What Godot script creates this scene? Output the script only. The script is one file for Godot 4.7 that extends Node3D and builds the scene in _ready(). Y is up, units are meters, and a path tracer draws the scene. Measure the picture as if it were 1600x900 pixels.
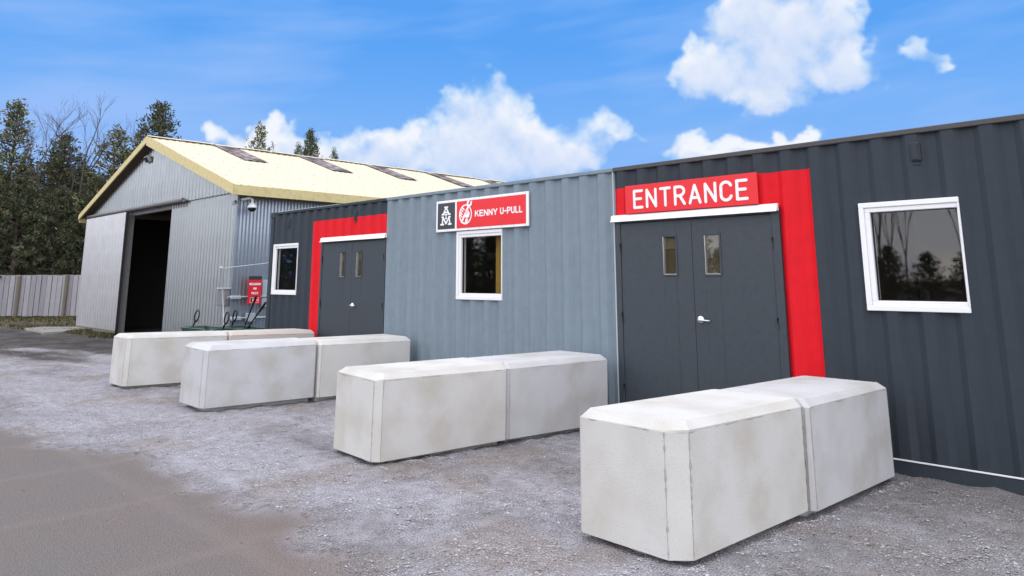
extends Node3D

var rng := RandomNumberGenerator.new()
var M := {}
const FLAT := 4294967295

func _ready():
	rng.seed = 7
	setup_view()
	make_materials()
	build_ground()
	build_container()
	build_shed()
	build_fence()
	build_trees()
	build_blocks()
	build_signs()
	build_shed_fittings()
	build_carts()
	build_gravel()
	build_grass()

# ------------------------------------------------------------------ camera, sky, sun
func setup_view():
	var cam := Camera3D.new()
	cam.name = "camera"
	cam.projection = Camera3D.PROJECTION_FRUSTUM
	cam.keep_aspect = Camera3D.KEEP_HEIGHT
	cam.near = 0.1
	cam.far = 2000.0
	cam.size = 900.0 / 1141.97 * cam.near
	cam.frustum_offset = Vector2(0.0, -(450.0 - 221.63) / 1141.97 * cam.near)
	cam.position = Vector3(5.187, 1.601, 6.946)
	cam.rotation = Vector3(0.1861, 0.78, -0.0016)
	add_child(cam)
	cam.current = true
	var exposure := 3.6
	var env := Environment.new()
	env.background_mode = Environment.BG_SKY
	var sky := Sky.new()
	var pano := PanoramaSkyMaterial.new()
	pano.panorama = sky_texture()
	sky.sky_material = pano
	env.sky = sky
	env.background_energy_multiplier = 1.0 / exposure
	env.tonemap_mode = Environment.TONE_MAPPER_LINEAR
	env.tonemap_exposure = exposure
	env.sdfgi_enabled = true
	env.ssao_enabled = true
	env.ssil_enabled = true
	var we := WorldEnvironment.new()
	we.name = "world_environment"
	we.environment = env
	add_child(we)
	var sun := DirectionalLight3D.new()
	sun.name = "sun"
	sun.light_energy = 0.5
	sun.light_angular_distance = 160.0
	sun.light_color = Color(1.0, 0.955, 0.885)
	sun.shadow_enabled = true
	add_child(sun)
	sun.look_at_from_position(Vector3(0.3, 0.9, 0.75), Vector3.ZERO)

func noise_image(w: int, h: int, freq: float, oct: int, sd: int, off := Vector3.ZERO) -> PackedByteArray:
	var n := FastNoiseLite.new()
	n.noise_type = FastNoiseLite.TYPE_SIMPLEX_SMOOTH
	n.seed = sd
	n.frequency = freq
	n.fractal_type = FastNoiseLite.FRACTAL_FBM
	n.fractal_octaves = oct
	n.fractal_gain = 0.52
	n.offset = off
	var im := n.get_image(w, h, false, false, false)
	im.convert(Image.FORMAT_L8)
	return im.get_data()

func sky_color(el: float, cirrus: float, d: float, d_up: float) -> Color:
	var keys := [[-1.0, Color8(148, 190, 250)], [6.0, Color8(143, 189, 251)], [12.0, Color8(123, 180, 249)], [18.0, Color8(94, 165, 246)], [30.0, Color8(84, 156, 241)], [90.0, Color8(72, 140, 228)]]
	var c: Color = keys[0][1]
	for i in range(1, keys.size()):
		if el >= keys[i - 1][0]:
			var ca: Color = keys[i - 1][1]
			c = ca.lerp(keys[i][1], clampf((el - keys[i - 1][0]) / (keys[i][0] - keys[i - 1][0]), 0.0, 1.0))
	c = c.lerp(Color8(160, 194, 251), clampf(cirrus, 0.0, 0.75))
	var a := smoothstep(0.0, 1.2, d)
	if a > 0.0:
		var lit := clampf(0.72 + 0.75 * (d - d_up) - 0.35 * clampf(d - 0.7, 0.0, 1.0), 0.0, 1.0)
		var cc := Color8(178, 203, 246).lerp(Color8(247, 249, 255), lit)
		c = c.lerp(cc, a * 0.97)
	return c

func sky_texture() -> ImageTexture:
	# cumulus: azimuth, elevation, half width, half height (degrees), strength
	var puffs := [[-48.03, 13.49, 2.47, 2.25, 1], [-46.48, 12.25, 3.08, 3.01, 1], [-48.76, 10.22, 3.04, 3.0, 1], [-44.69, 9.99, 3.57, 2.76, 1], [-41.64, 9.97, 3.56, 2.25, 1], [-39.34, 10.94, 2.28, 1.5, 0.75], [-37.06, 11.39, 2.01, 0.89, 0.7], [-52.79, 9.91, 3.0, 1.49, 1], [-54.77, 9.61, 2.22, 1.48, 1], [-56.7, 8.81, 2.91, 1.23, 1], [-59.6, 9.2, 2.37, 1.21, 1], [-62.48, 10.17, 1.85, 1.53, 1], [-64.06, 9.7, 2.04, 1.51, 1], [-66.56, 10.25, 1.54, 0.93, 1], [-56.27, 10.45, 1.47, 0.98, 1], [-23.94, 16.62, 5.03, 3.48, 1], [-22.2, 18.5, 4.5, 2.73, 1], [-27.99, 15.81, 3.34, 2.38, 1], [-19.79, 15.45, 2.79, 2.26, 1], [-25.36, 19.81, 3.76, 2.31, 1], [-24.85, 13.41, 3.66, 1.41, 1], [-17.97, 19.04, 0.93, 0.97, 0.75], [-14.5, 15.19, 0.86, 0.95, 0.75], [-13.73, 14.33, 0.69, 0.56, 0.7], [-29.05, 9.61, 2.36, 1.26, 1], [-30.26, 9.03, 2.38, 0.97, 1], [-24.09, 9.95, 1.25, 0.75, 1], [-22.61, 10.03, 0.88, 0.51, 1], [-20.96, 22.63, 5.38, 2.64, 1], [-57.7, 9.9, 2.5, 1.4, 1], [-54.7, 10.35, 2.3, 1.4, 1], [-52.7, 10.3, 2.6, 1.6, 1], [-26.5, 9.3, 3.2, 0.95, 1]]
	const W := 1024
	const H := 256
	const K := 4
	# the broad masses, over the whole upper half of the sky
	var base := Image.create(W, H, false, Image.FORMAT_RF)
	var broad := noise_image(W, H, 0.022, 3, 51)
	for y in H:
		var el := 90.0 * (1.0 - (y + 0.5) / H)
		for x in W:
			var az := 360.0 * (x + 0.5) / W
			if az > 180.0:
				az -= 360.0
			var b := 0.0
			var seen := clampf(1.0 - maxf(maxf(-86.0 - az, az + 5.0) / 6.0, (el - 24.0) / 5.0), 0.0, 1.0)
			if seen < 1.0:
				var mx := x if x >= W / 2 else W - 1 - x
				b = clampf((broad[y * W + mx] / 255.0 - 0.54) * 7.0, 0.0, 1.25) * (1.0 - seen)
			if el < 30.0 and az < 0.0:
				for p in puffs:
					var dx: float = (az - p[0]) / (p[2] * 1.18)
					var dy: float = (el - p[1]) / (p[3] * 1.18)
					var q := 1.0 - dx * dx - dy * dy
					if q > 0.0:
						b = maxf(b, sqrt(q) * p[4])
			base.set_pixel(x, y, Color(b, 0, 0))
	# coarse colours everywhere, then the part towards the shed at four times the detail
	var big := Image.create(W, 2 * H, false, Image.FORMAT_RGB8)
	big.fill(Color8(128, 124, 128))
	paint_sky(big, base, 0, 0, W, H, 1, Vector2i(0, 0))
	big.resize(W * K, 2 * H * K, Image.INTERPOLATE_CUBIC)
	var x0 := 756
	var y0 := 176
	var wide := 262
	var tall := 80
	var part := base.get_region(Rect2i(x0 - 2, y0 - 2, wide + 4, tall + 4))
	part.resize((wide + 4) * K, (tall + 4) * K, Image.INTERPOLATE_CUBIC)
	paint_sky(big, part, x0, y0, wide, tall, K, Vector2i(2 * K, 2 * K))
	return ImageTexture.create_from_image(big)

func paint_sky(into: Image, base: Image, x0: int, y0: int, wide: int, tall: int, k: int, inset: Vector2i):
	var w := wide * k
	var h := tall * k
	var up := k * 3
	var off := Vector3(x0 * k, y0 * k - up, 0)
	var s := 1.0 / k
	var n1 := noise_image(w, h + up, 0.075 * s, 6, 11, off)
	var n2 := noise_image(w, h, 0.012 * s, 3, 23, off)
	var wx := noise_image(w, h, 0.085 * s, 4, 61, off)
	var wy := noise_image(w, h, 0.085 * s, 4, 62, off)
	var bw := base.get_width() - 1
	var bh := base.get_height() - 1
	# streaks of thin high cloud run nearly level
	var cir := FastNoiseLite.new()
	cir.seed = 5
	cir.frequency = 0.05 * s
	cir.fractal_octaves = 4
	for y in h:
		var el := 90.0 * (1.0 - (y0 + (y + 0.5) / k) / 256.0)
		for x in w:
			var bx := clampi(x + inset.x + int((wx[y * w + x] / 255.0 - 0.5) * 11.0 * k), 0, bw)
			var by := clampi(y + inset.y + int((wy[y * w + x] / 255.0 - 0.5) * 8.0 * k), 0, bh)
			var b := base.get_pixel(bx, by).r
			var b_up := base.get_pixel(bx, maxi(0, by - up)).r
			var i := (y + up) * w + x
			var e := n1[i] / 255.0 - 0.5
			var e_up := n1[i - up * w] / 255.0 - 0.5
			var d := b * 1.3 - 0.08 + e * 1.45 if b > 0.02 else 0.0
			var d_up := b_up * 1.3 - 0.08 + e_up * 0.7 if b_up > 0.02 else 0.0
			var gx := float(x0 * k + x)
			if x0 + x / k < 512:
				gx = 1024.0 * k - gx
			var az := 360.0 * (x0 + (x + 0.5) / k) / 1024.0 - 360.0
			var veil := 0.35 * smoothstep(-52.0, -85.0, az) if az > -180.0 else 0.35 * smoothstep(-260.0, -240.0, az)
			var c := veil + (n2[y * w + x] / 255.0 - 0.42) * 1.1 + cir.get_noise_2d(gx * 0.35, (y0 * k + y) * 2.2 + gx * 0.25) * 0.55
			into.set_pixel(x0 * k + x, y0 * k + y, sky_color(el, c, d, d_up))

# ------------------------------------------------------------------ small tools
func lin(r: float, g: float, b: float, a := 1.0) -> Color:
	var c := Color(r, g, b).linear_to_srgb()
	c.a = a
	return c

func noise_tex(sd: int, freq: float, oct: int, ramp: Array, size := 512, kind := FastNoiseLite.TYPE_SIMPLEX_SMOOTH, warp := 0.0) -> NoiseTexture2D:
	var n := FastNoiseLite.new()
	n.seed = sd
	n.noise_type = kind
	n.frequency = freq
	n.fractal_octaves = oct
	if kind == FastNoiseLite.TYPE_CELLULAR:
		n.cellular_return_type = FastNoiseLite.RETURN_DISTANCE
	if warp > 0.0:
		n.domain_warp_enabled = true
		n.domain_warp_amplitude = warp
	var t := NoiseTexture2D.new()
	t.width = size
	t.height = size
	t.seamless = true
	t.seamless_blend_skirt = 0.2
	t.noise = n
	if ramp.size():
		var g := Gradient.new()
		var offs := PackedFloat32Array()
		var cols := PackedColorArray()
		for r in ramp:
			offs.append(r[0])
			cols.append(r[1])
		g.offsets = offs
		g.colors = cols
		t.color_ramp = g
	return t

func grey(f: float) -> Color:
	return Color(f, f, f).linear_to_srgb()

func mat(called: String, c: Color, rough := 0.8, metal := 0.0, tex: Texture2D = null, scale := 1.0, bump: Texture2D = null, bump_cm := 0.0) -> StandardMaterial3D:
	var m := StandardMaterial3D.new()
	m.resource_name = called
	m.albedo_color = c
	m.roughness = rough
	m.metallic = metal
	if tex or bump:
		m.uv1_triplanar = true
		m.uv1_world_triplanar = true
		m.uv1_scale = Vector3.ONE * scale
	if tex:
		m.albedo_texture = tex
	if bump:
		m.heightmap_enabled = true
		m.heightmap_texture = bump
		m.heightmap_scale = bump_cm
	M[called] = m
	return m

func add_detail(m: StandardMaterial3D, t: Texture2D, scale: float):
	m.detail_enabled = true
	m.detail_blend_mode = BaseMaterial3D.BLEND_MODE_MUL
	m.detail_albedo = t
	m.detail_uv_layer = BaseMaterial3D.DETAIL_UV_2
	m.uv2_triplanar = true
	m.uv2_world_triplanar = true
	m.uv2_scale = Vector3.ONE * scale

func make_materials():
	var speck := noise_tex(1, 0.09, 4, [[0.0, grey(0.45)], [0.18, grey(0.76)], [0.28, grey(0.94)], [0.6, grey(0.99)]])
	var blotch := noise_tex(2, 0.012, 5, [[0.15, Color(0.925, 0.908, 0.878)], [0.4, Color(0.968, 0.963, 0.953)], [0.62, Color(1, 1, 1)]], 512, FastNoiseLite.TYPE_SIMPLEX_SMOOTH, 12.0)
	var fine := noise_tex(3, 0.11, 4, [])
	var soft := noise_tex(4, 0.02, 4, [[0.2, grey(0.84)], [0.5, grey(0.95)], [0.85, grey(1.0)]])
	var paint := noise_tex(6, 0.02, 4, [[0.2, grey(0.92)], [0.5, grey(0.97)], [0.85, grey(1.0)]])
	var streak := streak_tex(9, 0.74, 1.0)
	var rust := streak_tex(12, 0.9, 1.0)
	var c: StandardMaterial3D
	c = mat("concrete", lin(0.59, 0.583, 0.56), 0.92, 0.0, speck, 1.6, fine, 0.1)
	add_detail(c, blotch, 0.24)
	c = mat("concrete_grey", lin(0.535, 0.54, 0.552), 0.92, 0.0, speck, 1.7, fine, 0.1)
	add_detail(c, blotch, 0.27)
	mat("concrete_stain", lin(0.46, 0.445, 0.41), 0.95, 0.0, speck, 5.0, fine, 0.6)
	mat("concrete_brown", lin(0.55, 0.50, 0.455), 0.92, 0.0, speck, 1.7, fine, 0.1)
	mat("slab", lin(0.26, 0.25, 0.235), 0.95, 0.0, speck, 1.1, fine, 0.6)
	for p in [["charcoal", lin(0.040, 0.050, 0.063)], ["steel_blue", lin(0.216, 0.272, 0.316)], ["red_paint", lin(0.74, 0.008, 0.018)]]:
		c = mat(p[0], p[1], 0.6, 0.0, paint, 0.5, fine, 0.08)
		c.metallic_specular = 0.32
		add_detail(c, rust, 0.5)
	mat("door_paint", lin(0.038, 0.049, 0.061), 0.5, 0.0, soft, 1.1, fine, 0.05)
	mat("rail_brown", lin(0.062, 0.06, 0.062), 0.6, 0.0, soft, 0.9)
	mat("sign_red", lin(0.76, 0.012, 0.022), 0.4)
	mat("sign_dark", lin(0.03, 0.037, 0.046), 0.4)
	mat("white_trim", lin(0.80, 0.80, 0.81), 0.45)
	mat("white_print", lin(0.84, 0.84, 0.84), 0.5)
	mat("gasket", lin(0.02, 0.02, 0.022), 0.7)
	mat("chrome", lin(0.72, 0.72, 0.71), 0.28, 0.9)
	mat("hinge_dark", lin(0.012, 0.014, 0.017), 0.5)
	mat("film_upper", lin(0.16, 0.14, 0.075), 0.8)
	mat("film_lower", lin(0.085, 0.066, 0.03), 0.8)
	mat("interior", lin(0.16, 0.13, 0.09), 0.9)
	mat("curtain", lin(0.5, 0.32, 0.06), 0.9)
	var g := mat("glass", Color(0.02, 0.025, 0.03, 0.1), 0.02)
	g.transparency = BaseMaterial3D.TRANSPARENCY_ALPHA
	c = mat("galvanised", lin(0.425, 0.455, 0.475), 0.34, 0.8, streak, 0.9, fine, 0.05)
	c = mat("galvanised_pale", lin(0.70, 0.71, 0.74), 0.36, 0.75, streak, 0.8, fine, 0.05)
	mat("galvanised_dull", lin(0.23, 0.225, 0.23), 0.65, 0.2, soft, 1.0)
	c = mat("cream_roof", lin(0.74, 0.655, 0.46), 0.6, 0.0, soft, 0.25)
	add_detail(c, rust, 0.22)
	mat("cream_trim", lin(0.64, 0.54, 0.255), 0.55, 0.0, soft, 0.6)
	mat("roof_screw", lin(0.42, 0.36, 0.25), 0.6, 0.2)
	mat("soffit", lin(0.10, 0.075, 0.05), 0.9)
	mat("skylight", lin(0.36, 0.31, 0.295), 0.75, 0.0, noise_tex(21, 0.012, 5, [[0.25, Color(0.35, 0.3, 0.27)], [0.45, Color(0.62, 0.56, 0.55)], [0.6, Color(0.85, 0.82, 0.86)], [0.75, Color(1, 1, 1)]]), 0.35)
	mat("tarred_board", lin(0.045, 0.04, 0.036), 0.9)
	mat("old_wood", lin(0.22, 0.19, 0.155), 0.95, 0.0, streak, 0.9, fine, 0.6)
	mat("post_wood", lin(0.19, 0.17, 0.13), 0.95, 0.0, streak, 0.9, fine, 0.9)
	for i in 4:
		mat("plank_%d" % i, lin([0.36, 0.33, 0.39, 0.31][i], [0.345, 0.32, 0.375, 0.30][i], [0.375, 0.345, 0.40, 0.325][i]), 0.9, 0.0, streak, 0.7)
	mat("camera_white", lin(0.82, 0.82, 0.84), 0.35)
	mat("dark_dome", lin(0.008, 0.008, 0.012), 0.08)
	mat("lamp_grey", lin(0.42, 0.43, 0.45), 0.4, 0.3)
	mat("conduit", lin(0.42, 0.46, 0.49), 0.5, 0.1)
	mat("pipe_white", lin(0.46, 0.5, 0.53), 0.5, 0.2)
	mat("cart_green", lin(0.012, 0.06, 0.042), 0.35)
	mat("black_steel", lin(0.012, 0.012, 0.013), 0.4, 0.2)
	mat("rubber", lin(0.02, 0.02, 0.02), 0.8)
	mat("timber_load", lin(0.42, 0.25, 0.12), 0.9)
	mat("bark", lin(0.12, 0.10, 0.085), 0.95, 0.0, streak, 0.8, fine, 1.5)
	mat("bare_bark", lin(0.11, 0.092, 0.083), 0.95)
	var leaf := mat("foliage", Color.WHITE, 0.75)
	leaf.vertex_color_use_as_albedo = true
	leaf.backlight_enabled = true
	leaf.backlight = lin(0.12, 0.14, 0.05)
	var st := mat("stone", Color.WHITE, 0.9)
	st.vertex_color_use_as_albedo = true
	var gr := mat("ground", Color.WHITE, 0.95, 0.0, noise_tex(31, 0.085, 5, [[0.2, grey(0.38)], [0.4, grey(0.76)], [0.58, grey(0.98)], [1.0, grey(1.0)]], 1024), 0.62, noise_tex(33, 0.085, 5, [], 1024), 1.8)
	gr.vertex_color_use_as_albedo = true
	var lane_grain := noise_tex(36, 0.1, 5, [[0.22, grey(0.5)], [0.42, grey(0.84)], [0.6, grey(0.98)], [0.75, grey(1.0)]], 1024)
	var dirt := mat("lane", Color.WHITE, 0.95, 0.0, lane_grain, 0.75, noise_tex(37, 0.1, 5, [], 1024), 0.9)
	dirt.vertex_color_use_as_albedo = true
	add_detail(gr, noise_tex(32, 0.02, 6, [[0.25, Color(0.90, 0.895, 0.89)], [0.5, Color(0.965, 0.96, 0.96)], [0.75, Color(1, 1, 1)]], 1024), 0.31)

func streak_tex(sd: int, low: float, high: float) -> ImageTexture:
	# vertical runs and spangle, tileable in both directions
	var n := 256
	var a := FastNoiseLite.new()
	a.seed = sd
	a.frequency = 1.0
	a.fractal_octaves = 4
	var im := Image.create(n, n, false, Image.FORMAT_RGB8)
	for y in n:
		for x in n:
			var u := TAU * x / n
			var v := TAU * y / n
			var s := a.get_noise_3d(cos(u) * 5.0, sin(u) * 5.0, sin(v) * 0.55) * 0.75
			s += a.get_noise_3d(cos(u) * 9.0 + 40.0, sin(u) * 9.0, cos(v) * 8.0) * 0.4
			im.set_pixel(x, y, grey(clampf(lerpf(low, high, 0.5 + s), low * 0.8, 1.0)))
	return ImageTexture.create_from_image(im)

func new_st(smooth := false) -> SurfaceTool:
	var st := SurfaceTool.new()
	st.begin(Mesh.PRIMITIVE_TRIANGLES)
	if not smooth:
		st.set_smooth_group(FLAT)
	return st

func tri(st: SurfaceTool, a: Vector3, b: Vector3, c: Vector3):
	st.add_vertex(a)
	st.add_vertex(b)
	st.add_vertex(c)

# a b c d go round clockwise as seen from the front
func quad(st: SurfaceTool, a: Vector3, b: Vector3, c: Vector3, d: Vector3):
	tri(st, a, b, c)
	tri(st, a, c, d)

# a flat face, turned so that it looks away from 'inside'
func face(st: SurfaceTool, pts: Array, inside: Vector3):
	var mid := Vector3.ZERO
	for p in pts:
		mid += p
	mid /= pts.size()
	var nrm := Vector3.ZERO
	for i in pts.size():
		nrm += (pts[i] - mid).cross(pts[(i + 1) % pts.size()] - mid)
	var turn: bool = nrm.dot(mid - inside) > 0.0
	for i in range(1, pts.size() - 1):
		if turn:
			tri(st, pts[0], pts[i + 1], pts[i])
		else:
			tri(st, pts[0], pts[i], pts[i + 1])

func box(st: SurfaceTool, lo: Vector3, hi: Vector3, ch := 0.0, t := Transform3D.IDENTITY):
	var c := (lo + hi) / 2.0
	var h := (hi - lo) / 2.0
	ch = minf(ch, minf(h.x, minf(h.y, h.z)) * 0.8)
	var inside := t * c
	if ch <= 0.0:
		for ax in 3:
			for s in [-1.0, 1.0]:
				var pts := []
				for k in [[-1, -1], [1, -1], [1, 1], [-1, 1]]:
					var p := Vector3.ZERO
					p[ax] = s * h[ax]
					p[(ax + 1) % 3] = k[0] * h[(ax + 1) % 3]
					p[(ax + 2) % 3] = k[1] * h[(ax + 2) % 3]
					pts.append(t * (c + p))
				face(st, pts, inside)
		return
	for ax in 3:
		var b := (ax + 1) % 3
		var d := (ax + 2) % 3
		for s in [-1.0, 1.0]:
			var pts := []
			for k in [[-1, -1], [1, -1], [1, 1], [-1, 1]]:
				var p := Vector3.ZERO
				p[ax] = s * h[ax]
				p[b] = k[0] * (h[b] - ch)
				p[d] = k[1] * (h[d] - ch)
				pts.append(t * (c + p))
			face(st, pts, inside)
			for s2 in [-1.0, 1.0]:
				var e := []
				for k in [[0, -1], [0, 1], [1, 1], [1, -1]]:
					var p := Vector3.ZERO
					p[d] = k[1] * (h[d] - ch)
					if k[0] == 0:
						p[ax] = s * h[ax]
						p[b] = s2 * (h[b] - ch)
					else:
						p[ax] = s * (h[ax] - ch)
						p[b] = s2 * h[b]
					e.append(t * (c + p))
				face(st, e, inside)
	for sx in [-1.0, 1.0]:
		for sy in [-1.0, 1.0]:
			for sz in [-1.0, 1.0]:
				var i := Vector3(sx, sy, sz) * (h - Vector3.ONE * ch)
				face(st, [t * (c + i + Vector3(sx * ch, 0, 0)), t * (c + i + Vector3(0, sy * ch, 0)), t * (c + i + Vector3(0, 0, sz * ch))], inside)

# a round rod through the points; radii per point
func tube(st: SurfaceTool, pts: Array, rad, segs := 8, caps := true):
	var rings := []
	var last_side := Vector3.ZERO
	for i in pts.size():
		var dir: Vector3 = (pts[mini(i + 1, pts.size() - 1)] - pts[maxi(i - 1, 0)]).normalized()
		var side := last_side - dir * last_side.dot(dir)
		if side.length() < 0.01:
			side = dir.cross(Vector3.UP if absf(dir.y) < 0.9 else Vector3.RIGHT)
		side = side.normalized()
		last_side = side
		var up := dir.cross(side)
		var r: float = rad[i] if rad is Array else rad
		var ring := []
		for k in segs:
			var a := TAU * k / segs
			ring.append(pts[i] + (side * cos(a) + up * sin(a)) * r)
		rings.append(ring)
	for i in pts.size() - 1:
		for k in segs:
			var k2 := (k + 1) % segs
			quad(st, rings[i][k], rings[i][k2], rings[i + 1][k2], rings[i + 1][k])
	if caps:
		for e in [0, pts.size() - 1]:
			face(st, rings[e], pts[1 if e == 0 else pts.size() - 2])

# turned about the y axis of t: points of (radius, height)
func lathe(st: SurfaceTool, prof: Array, segs: int, t := Transform3D.IDENTITY):
	for i in prof.size() - 1:
		for k in segs:
			var a := TAU * k / segs
			var b := TAU * (k + 1) / segs
			var p: Vector2 = prof[i]
			var q: Vector2 = prof[i + 1]
			quad(st, t * Vector3(p.x * cos(a), p.y, p.x * sin(a)), t * Vector3(q.x * cos(a), q.y, q.x * sin(a)), t * Vector3(q.x * cos(b), q.y, q.x * sin(b)), t * Vector3(p.x * cos(b), p.y, p.x * sin(b)))

func part(st: SurfaceTool, called: String, material: Material, parent: Node = self) -> MeshInstance3D:
	st.generate_normals()
	var o := MeshInstance3D.new()
	o.name = called
	o.mesh = st.commit()
	o.material_override = material
	parent.add_child(o, true)
	return o

func part_mesh(mesh: Mesh, called: String, material: Material, parent: Node = self) -> MeshInstance3D:
	var o := MeshInstance3D.new()
	o.name = called
	o.mesh = mesh
	o.material_override = material
	parent.add_child(o, true)
	return o

func box_part(lo: Vector3, hi: Vector3, ch: float, called: String, material: Material, parent: Node = self) -> MeshInstance3D:
	var st := new_st()
	box(st, lo, hi, ch)
	return part(st, called, material, parent)

func tag(o: Node, label := "", category := "", group := "", kind := "") -> Node:
	if label:
		o.set_meta("label", label)
	if category:
		o.set_meta("category", category)
	if group:
		o.set_meta("group", group)
	if kind:
		o.set_meta("kind", kind)
	return o

var used := {}
func numbered(called: String) -> String:
	var n: int = used.get(called, 0)
	used[called] = n + 1
	return called if n == 0 else "%s_%03d" % [called, n]

func thing(called: String, label: String, category: String, at := Vector3.ZERO, group := "") -> Node3D:
	var o := Node3D.new()
	o.name = numbered(called)
	add_child(o, true)
	o.position = at
	tag(o, label, category, group)
	return o

# ------------------------------------------------------------------ ground
var ground_noise := FastNoiseLite.new()
var ground_patch := FastNoiseLite.new()

func ground_base(x: float, z: float) -> float:
	return clampf(-0.008 + 0.021 * z, -0.008, 0.09)

func ground_y(x: float, z: float) -> float:
	var near_road := smoothstep(4.2, 4.9, z + ground_patch.get_noise_2d(x * 5.0, z * 5.0) * 0.7)
	var rough := lerpf(0.03, 0.004, near_road)
	var away := clampf((-2.0 - x) / 20.0, 0.0, 1.0)
	return ground_base(x, z) - 0.012 * near_road + ground_noise.get_noise_2d(x * 30.0, z * 30.0) * rough + ground_patch.get_noise_2d(x * 6.0, z * 6.0) * (0.01 + 0.03 * away)

func lane_amount(x: float, z: float) -> float:
	var edge := 4.34 + clampf((-1.0 - x) * 0.19, 0.0, 2.5) + clampf(x * 0.08, 0.0, 0.4)
	return smoothstep(-0.24, 0.26, z - edge + ground_patch.get_noise_2d(x * 9.0 + 50.0, z * 9.0) * 0.3 + ground_noise.get_noise_2d(x * 14.0, z * 14.0) * 0.22)

func ground_color(x: float, z: float) -> Color:
	var a := ground_patch.get_noise_2d(x * 4.0, z * 10.0)
	var b := ground_noise.get_noise_2d(x * 9.0, z * 9.0)
	var c := ground_noise.get_noise_2d(x * 40.0 + 9.0, z * 40.0)
	# pale salted gravel with darker damp and tan patches
	var pale := Color(0.435, 0.423, 0.455)
	var damp := Color(0.22, 0.205, 0.205)
	var tan := Color(0.33, 0.285, 0.255)
	var k := clampf(0.34 - 0.8 * a - 0.6 * b - 0.5 * c - 0.3 * smoothstep(1.0, 0.0, absf(z - 3.9)), 0.0, 1.0)
	var col := pale.lerp(damp, k * 0.85)
	col = col.lerp(tan, smoothstep(0.12, 0.45, ground_noise.get_noise_2d(x * 7.0 + 80.0, z * 7.0 + 20.0)) * 0.6)
	# swept, wetter ground along the containers where no salt lies
	col = col.lerp(Color(0.23, 0.215, 0.21), smoothstep(1.35, 0.5, z + b * 0.6) * smoothstep(-12.0, -9.0, x) * 0.75)
	col = col.lerp(Color(0.25, 0.24, 0.24), smoothstep(2.9, 3.7, x + b * 0.8) * 0.65)
	var lane := Color(0.205, 0.166, 0.147).lerp(Color(0.178, 0.168, 0.16), clampf(0.5 + 0.9 * a + 0.2 * b, 0.0, 1.0))
	lane = lane.lerp(Color(0.21, 0.165, 0.143), clampf(0.25 - b * 0.4, 0.0, 0.5))
	col = col.lerp(lane, lane_amount(x, z))
	# black muddy ground before the shed, grass and earth beyond
	var mud := smoothstep(-10.5, -13.5, x + a * 4.0 + (z - 1.5) * 0.9) * smoothstep(5.0, 3.2, z + b * 0.6)
	col = col.lerp(Color(0.058, 0.05, 0.05).lerp(Color(0.12, 0.105, 0.1), clampf(0.5 + b * 1.5, 0.0, 1.0)), mud)
	var verge := smoothstep(-24.0, -26.5, x + b * 2.0)
	col = col.lerp(Color(0.15, 0.125, 0.07).lerp(Color(0.07, 0.06, 0.045), clampf(0.5 + b * 2.0, 0.0, 1.0)), verge)
	return col

func grid_lines(a: float, b: float, step: float, reach: float) -> PackedFloat32Array:
	var out := PackedFloat32Array()
	var left := []
	var s := step
	var x := a
	while x > -reach:
		s *= 1.35
		x -= s
		left.push_front(x)
	for v in left:
		out.append(v)
	x = a
	while x < b:
		out.append(x)
		x += step
	s = step
	while x < reach:
		out.append(x)
		x += s
		s *= 1.35
	return out

func build_ground():
	ground_noise.seed = 3
	ground_noise.frequency = 0.1
	ground_noise.fractal_octaves = 4
	ground_patch.seed = 8
	ground_patch.frequency = 0.06
	ground_patch.fractal_octaves = 3
	var xs := grid_lines(-26.0, 6.0, 0.085, 500.0)
	var zs := grid_lines(-1.0, 7.0, 0.05, 500.0)
	var v := PackedVector3Array()
	var cols := PackedColorArray()
	var nrm := PackedVector3Array()
	for z in zs:
		for x in xs:
			v.append(Vector3(x, ground_y(x, z), z))
			cols.append(ground_color(x, z))
	var nx := xs.size()
	var nz := zs.size()
	var idx := PackedInt32Array()
	var lane_idx := PackedInt32Array()
	nrm.resize(v.size())
	for j in nz:
		for i in nx:
			var l := v[j * nx + maxi(i - 1, 0)]
			var r := v[j * nx + mini(i + 1, nx - 1)]
			var d := v[maxi(j - 1, 0) * nx + i]
			var u := v[mini(j + 1, nz - 1) * nx + i]
			nrm[j * nx + i] = (u - d).cross(r - l).normalized()
			if i < nx - 1 and j < nz - 1:
				var a := j * nx + i
				var mid := (v[a] + v[a + nx + 1]) / 2.0
				if lane_amount(mid.x, mid.z) + rng.randf_range(-0.25, 0.25) > 0.5:
					lane_idx.append_array([a, a + 1, a + nx + 1, a, a + nx + 1, a + nx])
				else:
					idx.append_array([a, a + 1, a + nx + 1, a, a + nx + 1, a + nx])
	var arr := []
	arr.resize(Mesh.ARRAY_MAX)
	arr[Mesh.ARRAY_VERTEX] = v
	arr[Mesh.ARRAY_NORMAL] = nrm
	arr[Mesh.ARRAY_COLOR] = cols
	arr[Mesh.ARRAY_INDEX] = idx
	var m := ArrayMesh.new()
	m.add_surface_from_arrays(Mesh.PRIMITIVE_TRIANGLES, arr)
	tag(part_mesh(m, "ground", M.ground), "", "", "", "structure")
	arr[Mesh.ARRAY_INDEX] = lane_idx
	m = ArrayMesh.new()
	m.add_surface_from_arrays(Mesh.PRIMITIVE_TRIANGLES, arr)
	tag(part_mesh(m, "dirt_lane", M.lane), "", "", "", "structure")

# ------------------------------------------------------------------ container building
const CX0 := -8.394
const CX1 := 7.75
const SEAM_A := -4.526
const TOP := 2.9

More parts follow.
